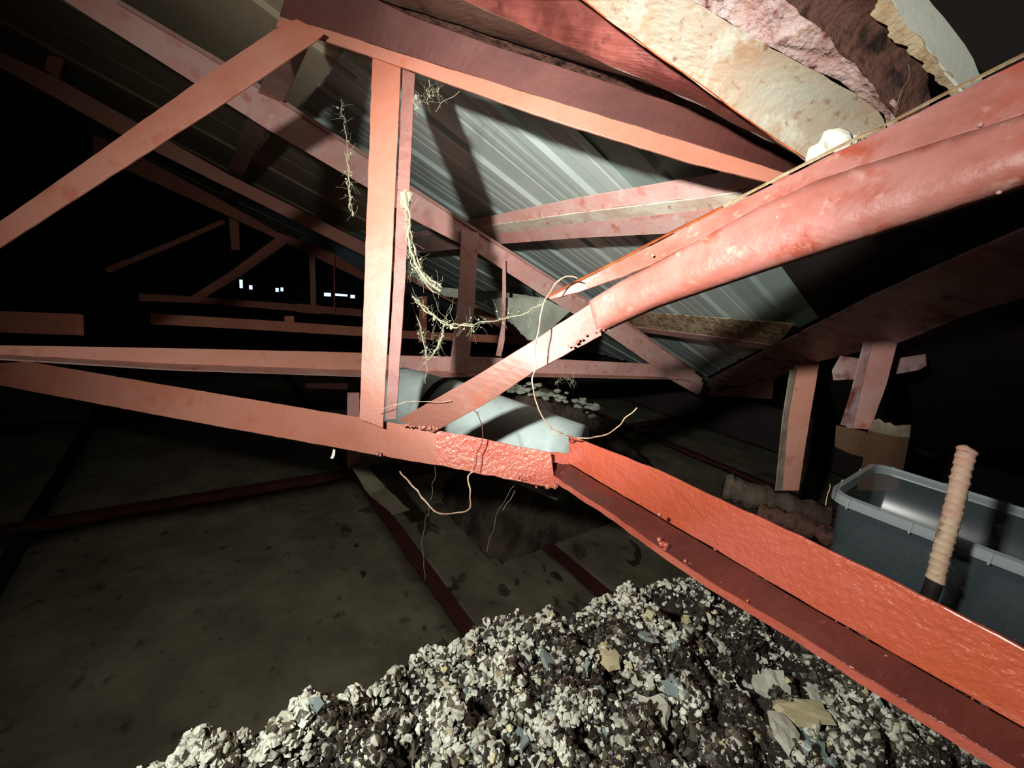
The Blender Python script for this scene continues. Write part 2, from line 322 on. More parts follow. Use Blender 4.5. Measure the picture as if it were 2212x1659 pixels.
def quad_wall(name, pts, m, th, nrm):
    bm = bmesh.new(); a = [bm.verts.new(Vector(p)) for p in pts]; b = [bm.verts.new(Vector(p) + Vector(nrm) * th) for p in pts]
    bm.faces.new(a); bm.faces.new(b[::-1])
    for i in range(4): bm.faces.new((a[i], b[i], b[(i + 1) % 4], a[(i + 1) % 4]))
    o = build(name, bm, m, None); o['kind'] = 'structure'; return o
YB, YF, XL, XR, ZT = 8.5, -2.0, -6.0, 6.0, 4.2
quad_wall('wall_left', [(XL, YF, -.1), (XL, YB, -.1), (XL, YB, ZT), (XL, YF, ZT)], M['wall'], .1, (-1, 0, 0))
XR = (R0 + SL * s_eave).x + .6
quad_wall('wall_right', [(XR, YF, -.1), (XR, YB, -.1), (XR, YB, ZT), (XR, YF, ZT)], M['wall'], .1, (1, 0, 0))
quad_wall('wall_front', [(XL, YF, -.1), (XR, YF, -.1), (XR, YF, ZT), (XL, YF, ZT)], M['wall'], .1, (0, -1, 0))
# back wall with daylight gaps under the far sheets
gaps = [(517, 604, 525, 623, ), (538, 616, 546, 626), (595, 622, 603, 631), (606, 621, 613, 630), (700, 632, 716, 641), (724, 634, 752, 641), (757, 637, 768, 645)]
gx = []
for (a, b_, c, d) in gaps:
    p = onY(a, b_, YB); q = onY(c, d, YB); gx.append((p.x, q.x, min(p.z, q.z), max(p.z, q.z)))
zlo = min(g[2] for g in gx); zhi = max(g[3] for g in gx)
bm = bmesh.new()
def box(bm, x0, x1, y0, y1, z0, z1):
    vs = [bm.verts.new((x, y, z)) for x in (x0, x1) for y in (y0, y1) for z in (z0, z1)]
    for f in ((0, 1, 3, 2), (4, 6, 7, 5), (0, 4, 5, 1), (2, 3, 7, 6), (0, 2, 6, 4), (1, 5, 7, 3)): bm.faces.new([vs[i] for i in f])
box(bm, XL, XR, YB, YB + .05, -.1, zlo); box(bm, XL, XR, YB, YB + .05, zhi, ZT)
xs = XL
for g in gx:
    if g[0] > xs: box(bm, xs, g[0], YB, YB + .05, zlo, zhi)
    if g[2] > zlo: box(bm, g[0], g[1], YB, YB + .05, zlo, g[2])
    if g[3] < zhi: box(bm, g[0], g[1], YB, YB + .05, g[3], zhi)
    xs = g[1]
box(bm, xs, XR, YB, YB + .05, zlo, zhi)
wb = build('wall_back', bm, M['wall']); wb['kind'] = 'structure'
# dark lining above the sheets and beyond the eave so that no stray daylight comes in
quad_wall('wall_upper', [(XL, YF, ZT), (XR, YF, ZT), (XR, YB, ZT), (XL, YB, ZT)], M['wall'], .1, (0, 0, 1))

# ---- floor: dusty ceiling panels seen from above, with maroon joists
fl = bmesh.new(); box(fl, XL, XR, YF, YB, -.08, -.02); floor = build('floor', fl, M['wall']); floor['kind'] = 'structure'
xj = [onZ(*q, .02).x for q in ((80, 1110), (860, 1150), (1120, 1125))]; yj = [onZ(*q, .02).y for q in ((420, 1080), (200, 915))]
dyj = yj[1] - yj[0]; xs_ = sorted([XL, xj[0] - 2.7, xj[0] - 1.3] + xj + [xj[2] + 1.2, xj[2] + 2.4, XR]); ys_ = [YF, yj[0] - 3.4, yj[0], yj[1], yj[1] + dyj, yj[1] + 2 * dyj, YB]
ys_ = sorted(y for y in ys_ if YF <= y <= YB); xs_ = [x for x in xs_ if XL <= x <= XR]
for i in range(len(xs_) - 1):
    for k in range(len(ys_) - 1):
        x0, x1, y0, y1 = xs_[i], xs_[i + 1], ys_[k], ys_[k + 1]
        if x1 - x0 < .1 or y1 - y0 < .1: continue
        bm = bmesh.new(); n = 18
        g = [[bm.verts.new((x0 + .03 + (x1 - x0 - .06) * a / n, y0 + .03 + (y1 - y0 - .06) * b / n, 0.012 * noise.noise(Vector((x0 + a * .3, y0 + b * .3, 0))) + .008 * noise.noise(Vector((a * .8, b * .8, i + k * 3.3))))) for b in range(n + 1)] for a in range(n + 1)]
        for a in range(n):
            for b in range(n): bm.faces.new((g[a][b], g[a + 1][b], g[a + 1][b + 1], g[a][b + 1]))
        pz = build('ceiling_panel', bm, M['panel'], floor, smooth=True); sm = pz.modifiers.new('thickness', 'SOLIDIFY'); sm.thickness = .012; sm.offset = -1
for y in ys_[1:-1]:
    bm = bmesh.new(); box(bm, XL, XR, y - .035, y + .035, -.02, .05); build('cross_joist', bm, M['joist'], floor, bevel=.003)
for x in xs_[1:-1]:
    bm = bmesh.new(); box(bm, x - .035, x + .035, YF, YB, -.02, .03); build('long_joist', bm, M['joist'] if x > xj[0] + .1 else M['black'], floor, bevel=.003)

# ================================================================== TRUSS 1 (nearest)
t1 = empty('roof_truss', P(800, 940, 1.02), 'nearest welded red steel truss, its pale salmon post left of the picture centre', 'truss')
# bottom chord
angle('bottom_chord', PP((-40, 766, 1.33), (0, 771, 1.31), (420, 842, 1.15), (770, 901, 1.03), (945, 930, 1.01)),
      PP((-40, 826, 1.33), (0, 833, 1.31), (362, 901, 1.15), (800, 981, 1.03), (940, 1005, 1.01)), M['salmon'], t1, leg='b', legw=.05, wob=.0012)
bc = angle('bottom_chord', PP((943, 930, 1.009), (1010, 941, 1.006), (1127, 966, 1.0), (1190, 978, .995)),
      PP((938, 1004, 1.009), (953, 1006, 1.008), (1100, 1036, 1.0), (1200, 1056, .995)), M['glossy'], t1, leg='b', legw=.05, wob=.003)
bc['label'] = 'thickly painted glossy red end of the bottom chord'
# post: two strips of a double angle
angle('post', PP((805, 110, 1.0), (804, 127, 1.0), (787, 600, 1.0), (776, 905, 1.0)), PP((867, 125, 1.0), (866, 145, 1.0), (845, 600, 1.0), (827, 925, 1.0)), M['salmon'], t1, leg='a', legw=.05, seed=5)
angle('post_flange', PP((870, 143, 1.003), (850, 600, 1.003), (832, 908, 1.003)), PP((897, 150, 1.006), (876, 600, 1.006), (856, 905, 1.006)), M['dusty_flange'], t1, leg='a', legw=.045, seed=8, t=.006)
# upper chord: lit lower lip; underside leans back, its shade put into the dark red
ch_lo = PP((596, 56, 1.0), (700, 87, 1.0), (865, 143, .99), (1200, 262, .94), (1500, 354, .90), (1700, 402, .86))
ch_mid = PP((603, 36, 1.0), (714, 66, 1.0), (874, 118, .99), (1210, 222, .94), (1505, 312, .90), (1710, 378, .86))
ch_up = PC(.92, (640, -90, 1.06), (736, -40, 1.06), (880, 32, 1.06), (1062, 97, 1.04), (1279, 166, 1.0), (1500, 236, .96), (1745, 350, .92))
angle('top_chord', ch_mid, ch_lo, M['salmon'], t1, t=.006, seed=3)
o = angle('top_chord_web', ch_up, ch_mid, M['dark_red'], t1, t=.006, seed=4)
# left strut
angle('strut', PP((-60, 512, .93), (0, 478, .93), (434, 170, .95), (593, 62, .97), (640, 40, .97)), PP((-60, 575, .93), (0, 533, .93), (485, 220, .95), (680, 88, .97), (700, 70, .97)), M['salmon'], t1, leg='a', legw=.05, seed=6)
# diagonal
angle('diagonal', PP((858, 908, 1.0), (1011, 822, .97), (1152, 735, .94), (1276, 655, .9)), PP((935, 935, 1.0), (1062, 865, .97), (1152, 804, .94), (1300, 724, .9)), M['diagonal'], t1, seed=12, t=.006)
bm = bmesh.new()
rg = PP((1272, 650, .90), (1340, 608, .86), (1400, 578, .82), (1640, 446, .68), (1767, 388, .62), (1987, 318, .53), (2230, 240, .45), (2300, 215, .43))
lo = PP((1292, 727, .90), (1340, 704, .865), (1423, 668, .81), (1657, 591, .675), (1723, 570, .64), (1943, 500, .54), (2230, 408, .45), (2300, 385, .43))
rgr, lor = resample(rg, 60), resample(lo, 60)
def bulge(t, k): return [lerp(a, b, t) - view_dir(a) * k for a, b in zip(rgr, lor)]
bands = [(0, 0), (.25, .007), (.5, .010), (.75, .003), (.9, -.010), (1.0, -.032)]
for (ta, ka), (tb, kb) in zip(bands, bands[1:]): slab(bm, bulge(ta, ka), bulge(tb, kb), .005, view_dir(rg[0]), n=60, wob=.0, cross=2, seed=21)
bmesh.ops.remove_doubles(bm, verts=bm.verts, dist=.0004)
for v in bm.verts: v.co += view_dir(v.co) * noise.noise(v.co * 14) * .003
build('brace_face', bm, M['beam'], t1, smooth=True)['label'] = 'broad old red face of the large brace'
bm = bmesh.new()
oe = PP((1185, 643, .93), (1344, 561, .87), (1400, 533, .84), (1561, 451, .74), (1747, 358, .65), (1855, 306, .60), (2050, 209, .53), (2230, 118, .46), (2300, 85, .44))
rg2 = PC(.93, (1190, 646, .925), (1262, 628, .905), (1400, 574, .825), (1561, 489, .73), (1720, 408, .64), (1850, 360, .59), (1990, 316, .53), (2230, 239, .452), (2300, 214, .432))
slab(bm, oe, rg2, .006, view_dir(oe[3]), wob=.0022, cross=3, seed=23)
build('brace_flange', bm, M['beam'], t1, bevel=.0015)
bm = bmesh.new()
slab(bm, [p + Vector((0, 0, .001)) for p in oe[:4]], [p + view_dir(p) * .012 + Vector((0, 0, .003)) for p in oe[:4]], .003, Vector((0, 0, 1)), wob=.002)
build('rusty_flange_edge', bm, M['orange_rust'], t1)
bm = bmesh.new()
slab(bm, [p + Vector((0, 0, .003)) - view_dir(p)*.002 for p in oe[3:]], [p + view_dir(p) * .006 + Vector((0, 0, .006)) for p in oe[3:]], .002, Vector((0, 0, 1)), wob=.003)
build('chipped_paint_edge', bm, M['flake_edge'], t1)
# drops on the brace, coloured pale to stand for specular glints
for (x, y, r) in ((1632, 490, 9), (1680, 470, 11), (1950, 345, 9), (2118, 270, 9), (1410, 552, 5), (1470, 572, 4), (2158, 416, 8)):
    bm = bmesh.new(); z = np.interp(x, [1272, 1400, 1640, 1767, 1987, 2230], [.90, .82, .68, .62, .53, .45]) - .002
    blob(bm, P(x, y, z), r * .6 * z / F, 2, .2, x); build('glint_drop', bm, M['dusty_pale'], t1, smooth=True)
# weld beads and drips where members meet
bm = bmesh.new()
for i in range(60):
    x = rnd.uniform(1120, 1212); y = rnd.gauss(1046 - (1200 - x) * .19, 5); blob(bm, P(x, y, .996), rnd.uniform(.0012, .0034), 2, .4, i * .77)
o = build('weld_bead', bm, M['glossy'], t1, smooth=True); o['kind'] = 'stuff'; bm = bmesh.new()
for i in range(22):
    x = rnd.uniform(1225, 1320); blob(bm, P(x, 742 - (x - 1250) * .5 + rnd.gauss(0, 4) - 6, .899), rnd.uniform(.0012, .003), 2, .4, i * .77)
for i in range(30):
    x = rnd.uniform(870, 945); blob(bm, P(x, 918 + (x - 870) * .12 + rnd.gauss(0, 2), .995), rnd.uniform(.002, .004), 1, .4, i)
for (x, y, r) in ((815, 980, .005), (822, 983, .0035), (1184, 1050, .008), (1190, 1046, .006), (1202, 1050, .005)): blob(bm, P(x, y, 1.0), r, 2, .4, x)
o = build('weld_bead', bm, M['salmon'], t1, smooth=True); o['kind'] = 'stuff'

# ---- fresh orange angle running to the lower right
ob = empty('angle_beam', P(1230, 1000, 1.02), 'bright orange painted steel angle running from the truss end to the lower right corner', 'steel beam')
bx = [1228, 1422, 1552, 1703, 1904, 2212, 2300]
zv = [1 / (0.97 + (x - 1230) * 1.42 / 982) for x in bx]
top = PP(*[(x, y, z) for x, y, z in zip(bx, [940, 1016, 1078, 1147, 1243, 1402, 1446], zv)])
inn = PP(*[(x, y, z) for x, y, z in zip(bx, [1001, 1116, 1191, 1282, 1397, 1573, 1622], zv)])
lipx = [1135, 1221, 1293, 1422, 1552, 1703, 1904, 2156, 2212, 2260]
lipy = [984, 1046, 1090, 1182, 1268, 1358, 1484, 1638, 1674, 1704]
zl = [1 / (0.93 + (x - 1150) * 1.42 / 930) for x in lipx]
lip = PP(*[(x, y, z) for x, y, z in zip(lipx, lipy, zl)])
bm = bmesh.new(); slab(bm, top, inn, .006, view_dir(top[2]), wob=.0015, cross=6, seed=31); build('upright_leg', bm, M['fresh'], ob, bevel=.0015)
inn2 = PP(*[(x, y, z) for x, y, z in zip([1140] + bx, [974, 1002, 1117, 1192, 1283, 1398, 1574, 1623], [1.03] + zv)])
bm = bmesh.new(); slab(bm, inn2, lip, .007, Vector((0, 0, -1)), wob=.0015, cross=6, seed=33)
M['shelf'] = mat('glossy_brown_red_paint', s(104, 48, 39), 0.26, 0.6, alt=s(80, 38, 32), alt_amt=.6, alt_scale=10, spots=s(176, 100, 84), spot_scale=60, spot_lo=.68, bump=.8, bump_scale=60, bump_dist=.004, coat=.4)
build('flat_leg', bm, M['shelf'], ob, bevel=.0015)['label'] = 'brown flat leg of the angle'
bm = bmesh.new(); slab(bm, [p + Vector((0, 0, .001)) for p in lip], [p + Vector((0, 0, -.010)) for p in lip], .003, -view_dir(lip[0]), wob=.002, cross=3, seed=35)
build('front_lip', bm, M['glossy'], ob)
bm = bmesh.new()
for i in range(150):
    k = rnd.random() ** .6; x = 1290 + k * 900; u = rnd.random()
    yl = np.interp(x, lipx, lipy); yi = np.interp(x, bx, [1001, 1116, 1191, 1282, 1397, 1573, 1622])
    z = np.interp(x, bx, zv) - .0 + (np.interp(x, lipx, zl) - np.interp(x, bx, zv)) * u
    blob(bm, P(x, yi + (yl - yi) * u, z), rnd.choice([.001, .0012, .0018, .0028]) * (.5 + .5 * rnd.random()), 1, .5, i, (1, 1, .5))
for (x, y, r) in ((1430, 1175, .006), (1438, 1178, .005), (1424, 1166, .0045), (1436, 1186, .004), (1425, 1112, .004), (1480, 1212, .003), (1615, 1298, .002)):
    blob(bm, P(x, y, np.interp(x, lipx, zl) - .004), r, 2, .4, x)
o = build('paint_blister', bm, M['glossy'], ob, smooth=True); o['kind'] = 'stuff'
# splice plate
bm = bmesh.new(); slab(bm, PP((1128, 972, 1.0), (1150, 974, 1.01), (1232, 980, 1.04)), PP((1135, 986, .995), (1160, 994, 1.005), (1228, 1004, 1.03)), .006, view_dir(top[0]), wob=.004, cross=3)
build('splice_plate', bm, M['glossy'], ob, bevel=.001)

# ---- overhead channel rafter and rusted channel, upper right
cr = empty('channel_rafter', P(1200, 80, .8), 'brown and red steel channel between the near chord and the cream rusted channel, upper middle', 'steel beam')
g1 = PC(.95, (700, -50, 1.02), (800, -8, .98), (1170, 112, .94), (1500, 210, .88), (1745, 350, .82))
g2 = PP((820, -80, .88), (1000, 0, .86), (1240, 106, .83), (1500, 222, .79), (1745, 346, .76))
g3 = PC(.92, (1100, -80, .78), (1257, 2, .77), (1400, 108, .76), (1500, 183, .75), (1748, 350, .73))
bm = bmesh.new(); slab(bm, g1, g2, .005, Vector((0, 0, 1)), wob=.003, cross=4, seed=40); build('underside', bm, M['streaked'], cr)
bm = bmesh.new(); slab(bm, PC(.965, (640, -120, 2), (800, -30, 2), (1170, 96, 2), (1500, 196, 2), (1745, 345, .9)), PC(.96, (640, -60, 2), (736, -10, 2), (880, 62, 2), (1062, 127, 2), (1279, 196, 2), (1500, 266, 2), (1740, 362, .92)), .003, Vector((0, 0, 1)), wob=.0, cross=3, seed=44); build('gap_shade_strip', bm, M['rust_with_shade'], cr)  # strip added where only shade fills the gap above the top chord
bm = bmesh.new(); slab(bm, g2, g3, .005, Vector((0, 0, 1)), wob=.003, cross=4, seed=41); build('red_web', bm, M['red_web'], cr)
rc = empty('rusted_channel', P(1600, 150, .75), 'large cream painted channel with scaly pink rust, upper right above the red brace', 'steel beam')
h1 = PC(0.9, (1150, -75, .72), (1257, 0, .715), (1400, 106, .71), (1561, 220, .70), (1748, 353, .69))
h2 = PC(0.9, (1390, -75, .66), (1480, -10, .65), (1640, 90, .64), (1790, 170, .64), (1905, 240, .64), (1915, 280, .64))
h3 = PC(0.88, (1620, -75, .60), (1683, -10, .60), (1785, 73, .60), (1877, 176, .61), (1950, 262, .62))
h4 = PC(0.9, (1850, -75, .58), (1900, -5, .58), (1950, 60, .59), (2000, 160, .60), (2010, 240, .61))
bm = bmesh.new(); slab(bm, h1, h2, .006, Vector((0, 0, 1)), wob=.003, cross=8, seed=50); build('cream_flange', bm, M['cream_rust'], rc)
bm = bmesh.new(); slab(bm, h2, h3, .006, Vector((0, 0, 1)), wob=.008, cross=10, seed=51); build('scaly_web', bm, M['pink_rust'], rc)
bm = bmesh.new(); slab(bm, h3, h4, .006, Vector((0, 0, 1)), wob=.008, cross=8, seed=52); build('shaded_web', bm, M['rust_with_shade'], rc)  # shadow on this side of the channel is put into the dark colour
bm = bmesh.new(); slab(bm, [p - view_dir(p) * .001 for p in h1], [p + view_dir(p) * .008 for p in h1], .002, view_dir(h1[0]).cross(Vector((0, 0, 1))), wob=.002, cross=2); build('rusty_edge', bm, M['orange_rust'], rc)
# flaking white angle
wf = empty('flaking_white_angle', P(2000, 100, .6), 'white angle with jagged flaking yellowed edge, top right corner', 'steel beam')
wl = [(1860, -50), (1888, 0), (1886, 30), (1932, 84), (2006, 154), (2057, 209), (2085, 240)]
wm = [(1905, -50), (1925, 0), (1945, 35), (1985, 84), (2040, 150), (2085, 200), (2105, 235)]
wr = [(1975, -50), (2006, 0), (2046, 44), (2097, 110), (2122, 172), (2135, 190), (2142, 225)]
zz = [.55, .56, .565, .57, .575, .58, .58]
bm = bmesh.new(); slab(bm, [P(a, b, z) for (a, b), z in zip(wm, zz)], [P(a, b, z + .01) for (a, b), z in zip(wr, zz)], .004, view_dir(P(2000, 100, 1)), wob=.001, cross=6, seed=60)
build('white_face', bm, M['white_flake'], wf, bevel=.001)
A = resample([P(a, b, z + .012) for (a, b), z in zip(wl, zz)], 70); B = resample([P(a, b, z) for (a, b), z in zip(wm, zz)], 70)
A = [a + (a - b).normalized() * (.008 * noise.noise(a * 45) + .006 * noise.noise(a * 160)) for a, b in zip(A, B)]
bm = bmesh.new(); slab(bm, A, B, .003, view_dir(A[0]), n=70, wob=.003, cross=8, seed=61); build('flaking_edge', bm, M['flake_edge'], wf)
# brown sheet piece to its right
bm = bmesh.new(); slab(bm, PP((2110, 80, .8), (2250, 60, .8)), PP((2105, 220, .8), (2250, 190, .8)), .006, Vector((0, 0, 1)), wob=.006, cross=6)
tag(build('rusty_plate', bm, M['rust_with_shade'], None), 'dim brown rusty plate right of the flaking white angle', 'steel plate')
# white lump
bm = bmesh.new()
for (x, y, r) in ((1772, 335, .018), (1800, 312, .022), (1830, 318, .016), (1785, 350, .016), (1812, 338, .02)): blob(bm, P(x, y, .655), r, 3, .3, x)
tag(build('foam_lump', bm, M['lump'], None, smooth=True), 'pale fibrous lump lodged between the cream channel and the red brace', 'lump')

# ================================================================== TRUSS 2
t2 = empty('roof_truss', onY(975, 800, Y2), 'second red truss behind the salmon post, its chord running down to the roof corner', 'truss')
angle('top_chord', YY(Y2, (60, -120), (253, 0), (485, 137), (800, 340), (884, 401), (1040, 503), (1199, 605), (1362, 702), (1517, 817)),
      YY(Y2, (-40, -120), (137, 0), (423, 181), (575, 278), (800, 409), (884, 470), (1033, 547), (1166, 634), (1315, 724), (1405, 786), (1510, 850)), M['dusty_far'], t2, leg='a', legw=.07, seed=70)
bm = bmesh.new()
ue = YY(Y2, (253, 0), (485, 137), (800, 340), (884, 401), (1040, 503), (1199, 605), (1362, 702), (1500, 800))
slab(bm, [p + Vector((0, -.012, .001)) for p in ue], [p + Vector((0, -.012, -.012)) for p in ue], .01, Vector((0, 1, 0)), wob=.001)
build('chord_lip', bm, M['dusty_pale'], t2)
zb = lambda x: onY(x, 800, Y2)
b2u = YY(Y2 + .05, (-60, 744), (0, 746), (400, 753), (778, 762), (859, 768), (1015, 771), (1224, 777), (1409, 786), (1500, 800))
b2l = YY(Y2 + .05, (-60, 762), (0, 766), (362, 786), (778, 800), (953, 801), (1170, 807), (1440, 815), (1478, 817), (1500, 822))
b2g = YY(Y2 - .02, (-60, 770), (0, 774), (362, 797), (778, 812), (953, 813), (1170, 813), (1440, 818), (1478, 820), (1490, 823))
angle('bottom_chord', b2u, b2l, M['brown_red'], t2, seed=71)
bm = bmesh.new(); slab(bm, b2l, b2g, .005, Vector((0, 0, -1)), wob=.001); build('bottom_chord_flange', bm, M['dusty_pale'], t2)
bm = bmesh.new(); slab(bm, YY(Y2 + .045, (857, 769), (1015, 772), (1224, 778), (1409, 787), (1480, 798)), YY(Y2 + .045, (857, 801), (1015, 802), (1224, 807), (1409, 813), (1478, 817)), .003, Vector((0, 1, 0)), wob=.001)
build('pink_cover_strip', bm, M['dusty_far'], t2)
angle('post', YY(Y2 - .02, (997, 495), (990, 640), (975, 768), (972, 806)), YY(Y2 - .02, (1034, 503), (1027, 640), (1015, 770), (1012, 806)), M['dusty_far'], t2, leg='b', legw=.05, seed=73)
# node plate where chord meets the corner
bm = bmesh.new(); slab(bm, YY(Y2, (1440, 800), (1517, 826), (1520, 826)), YY(Y2, (1448, 820), (1505, 852), (1512, 853)), .006, Vector((0, 1, 0))); build('gusset_plate', bm, M['dusty_far'], t2)
# hanging thin rod
bm = bmesh.new(); slab(bm, YY(Y2 - .03, (1086, 560), (1086, 600), (1085, 700), (1078, 735), (1072, 768)), YY(Y2 - .03, (1092, 562), (1093, 600), (1092, 702), (1090, 735), (1083, 770)), .004, Vector((0, 1, 0)), wob=.002)
tag(build('hanger_strap', bm, M['dusty_far'], None), 'thin dusty pink strap hanging from the second truss chord right of its post', 'strap')

# ================================================================== PURLINS (run along the building, in the roof plane)
def purlin(label, name, e1, e2, e3, m1, m2, rest=None):
    t = empty(name, (e1[0] + e1[-1]) / 2, label, 'purlin')
    bm = bmesh.new(); slab(bm, e1, e2, .005, Vector((0, 0, 1)), wob=.001, cross=3); build('upper_leg', bm, m1, t, bevel=.001)
    bm = bmesh.new(); slab(bm, e2, e3, .005, Vector((0, 1, 0)), wob=.001, cross=3); build('lower_leg', bm, m2, t, bevel=.001)
    return t
pa = empty('purlin', onR(600, 200, .09), 'dusty lilac flat purlin from the near truss corner back to the far trusses, upper left', 'purlin')
hp = (-.03, .0, .03, .05, .06); al = ((590, 130), (535, 250), (495, 362), (477, 430), (466, 460)); ar = ((672, 92), (612, 222), (524, 383), (503, 420), (490, 460))
EL = [onR(*q, h) for q, h in zip(al, hp)]; ER = [onR(*q, h) for q, h in zip(ar, hp)]
bm = bmesh.new(); slab(bm, EL, ER, .006, Vector((0, 0, 1)), wob=.001, cross=3); build('face', bm, M['dusty_pale'], pa, bevel=.001)
bm = bmesh.new(); slab(bm, ER, [p + NRV * .05 for p in ER], .005, Vector((-1, 0, 0)), cross=2); build('back_leg', bm, M['dark_red'], pa)
pbt = purlin('pink and cream steel purlin crossing under the zinc sheets behind the red brace', 'purlin',
       RR(.10, (884, 506), (1025, 474), (1242, 429), (1500, 383), (1660, 352)), RR(.075, (886, 512), (1040, 488), (1242, 459), (1500, 427), (1660, 402)), RR(.068, (890, 528), (1060, 507), (1246, 482), (1490, 455), (1650, 434)), M['dusty_far'], M['cream_strip'])
bm = bmesh.new(); q = RR(.066, (890, 528), (1060, 507), (1246, 482), (1490, 455), (1650, 434)); q2 = RR(.045, (890, 548), (1083, 526), (1250, 513), (1480, 501), (1640, 480))
slab(bm, q, q2, .003, Vector((0, 1, 0)), wob=.001); build('pink_lower_edge', bm, M['dusty_far'], pbt)
pct = purlin('blotched cream purlin below the red brace, reaching the right-hand rafter', 'purlin',
       RR(.09, (1340, 672), (1400, 676), (1560, 688), (1715, 700)), RR(.055, (1340, 704), (1400, 708), (1560, 728), (1680, 746)), RR(.05, (1340, 712), (1400, 718), (1560, 740), (1670, 756)), M['cream_blotch'], M['dusty_pale'])

# ---- right-hand rafter
rr_ = empty('hip_rafter', onR(1700, 770, .04), 'wide dusty mauve rafter rising from the roof corner to the right', 'rafter')
ru = RR(.06, (1518, 826), (1640, 762), (1760, 700), (1900, 628), (2075, 548), (2230, 480))
rl = RR(.055, (1521, 848), (1620, 845), (1690, 808), (1780, 775), (1950, 735), (2080, 680), (2260, 620))
bm = bmesh.new(); slab(bm, ru, rl, .008, Vector((0, 1, 0)), wob=.003, cross=6, seed=80); 
M['mauve'] = mat('dusty_mauve_paint', s(168, 122, 114), 0.5, 0.4, alt=s(184, 158, 156), alt_amt=.5, alt_scale=5, spots=s(124, 70, 60), spot_scale=12, spot_lo=.52, bump=.3)
build('web_plate', bm, M['mauve'], rr_, bevel=.002)
pr = (onR(1640, 800, .04) - Vector(CAM)).length
bm = bmesh.new(); slab(bm, RR(.03, (1530, 845), (1600, 838), (1672, 818)), RR(.03, (1525, 856), (1600, 856), (1668, 862)), .006, Vector((0, 1, 0)), wob=.001); build('gusset_plate', bm, M['dusty'], rr_)
def zR(x, y, h=.04): return ray(x, y), (C0 + h) / (NR @ ray(x, y))
zp1 = zR(1745, 785)[1] * .98; zp2 = zR(1900, 740)[1] * .98
print('rafter depths', zR(1520, 830)[1], zR(1745, 785)[1], zR(1900, 740)[1], zR(2070, 560)[1], 'roof(1100,300)', zR(1100, 300, ROOF_H)[1], zR(1680, 390, ROOF_H)[1], zR(1400, 20, ROOF_H)[1], 'purlinB', zR(1600, 420, .12)[1])
pp = empty('prop_post', P(1700, 1040, zp1), 'slim pinkish steel prop under the rafter, left of the short thick prop', 'post')
angle('face', PP((1718, 790, zp1), (1700, 900, zp1), (1688, 1000, zp1), (1682, 1060, zp1)), PP((1772, 775, zp1), (1757, 860, zp1), (1742, 950, zp1), (1726, 1060, zp1)), M['brown_red'], pp, leg='b', legw=.06)
bm = bmesh.new(); slab(bm, PP((1708, 800, zp1 - .02), (1692, 900, zp1 - .02), (1676, 1060, zp1 - .02)), PP((1722, 795, zp1 - .005), (1703, 900, zp1 - .005), (1690, 1060, zp1 - .005)), .005, Vector((0, 1, 0))); build('edge_leg', bm, M['wood_end'], pp)
p2_ = empty('prop_post', P(1850, 920, zp2), 'short thick red prop with grey edge standing on the wooden block', 'post')
angle('face', PP((1872, 735, zp2), (1848, 850, zp2), (1830, 925, zp2)), PP((1940, 735, zp2), (1916, 830, zp2), (1880, 928, zp2)), M['dusty'], p2_, leg='b', legw=.06)
bm = bmesh.new(); slab(bm, PP((1868, 740, zp2 - .01), (1840, 850, zp2 - .01), (1818, 918, zp2 - .01)), PP((1884, 740, zp2 - .005), (1858, 850, zp2 - .005), (1842, 924, zp2 - .005)), .006, Vector((0, 1, 0))); build('edge_leg', bm, M['mauve'], p2_)
def prism(name, px, z, th, m, parent=None, bevel=.003):
    bm = bmesh.new(); f = [bm.verts.new(P(x, y, z)) for x, y in px]; k = [bm.verts.new(P(x, y, z) + view_dir(P(x, y, z)) * th) for x, y in px]; n = len(px)
    bm.faces.new(f); bm.faces.new(k[::-1])
    for i in range(n): bm.faces.new((f[i], k[i], k[(i + 1) % n], f[(i + 1) % n]))
    return build(name, bm, m, parent, bevel=bevel)
tag(prism('wooden_block', [(1806, 918), (1873, 933), (1880, 950), (1872, 990), (1835, 980), (1803, 965)], zp2 * .99, .08, M['wood']), 'small brown wooden block under the short thick red prop', 'block')
wp = empty('timber_post', P(1900, 1040, zp2), 'cut brown timber post with grey splintered top behind the plastic tub', 'post')
prism('shaft', [(1876, 925), (1966, 940), (1955, 1000), (1940, 1060), (1850, 1060), (1866, 985), (1874, 940)], zp2 * .97, .09, M['wood'], wp)
prism('splintered_top', [(1884, 908), (1900, 904), (1912, 914), (1922, 912), (1934, 920), (1950, 918), (1968, 918), (1965, 945), (1930, 942), (1876, 930)], zp2 * .968, .09, M['wood_end'], wp, .001)
M['mauve_dim'] = M['mauve']
tag(prism('cross_bar', [(1815, 768), (1900, 780), (2000, 764), (2002, 790), (1985, 800), (1880, 818), (1800, 822), (1797, 800)], zp2 * 1.1, .05, M['mauve']), 'dim mauve steel bar passing behind the short thick red prop', 'bar')

# ================================================================== TRUSS 3 and 4, far members
t3 = empty('roof_truss', onY(700, 720, Y3), 'third red truss, its chord just below the second one on the left', 'truss')
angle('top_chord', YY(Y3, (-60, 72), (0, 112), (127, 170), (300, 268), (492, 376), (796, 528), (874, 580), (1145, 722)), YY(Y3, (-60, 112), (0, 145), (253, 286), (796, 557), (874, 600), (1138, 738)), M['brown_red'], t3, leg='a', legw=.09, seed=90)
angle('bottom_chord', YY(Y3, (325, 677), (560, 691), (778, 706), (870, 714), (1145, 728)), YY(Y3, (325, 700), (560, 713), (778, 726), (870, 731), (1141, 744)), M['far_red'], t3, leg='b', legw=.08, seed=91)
bm = bmesh.new(); slab(bm, YY(Y3 - .02, (906, 640), (905, 700), (904, 740)), YY(Y3 - .02, (923, 640), (922, 700), (921, 740)), .006, Vector((0, 1, 0))); build('post', bm, M['far_red'], t3)
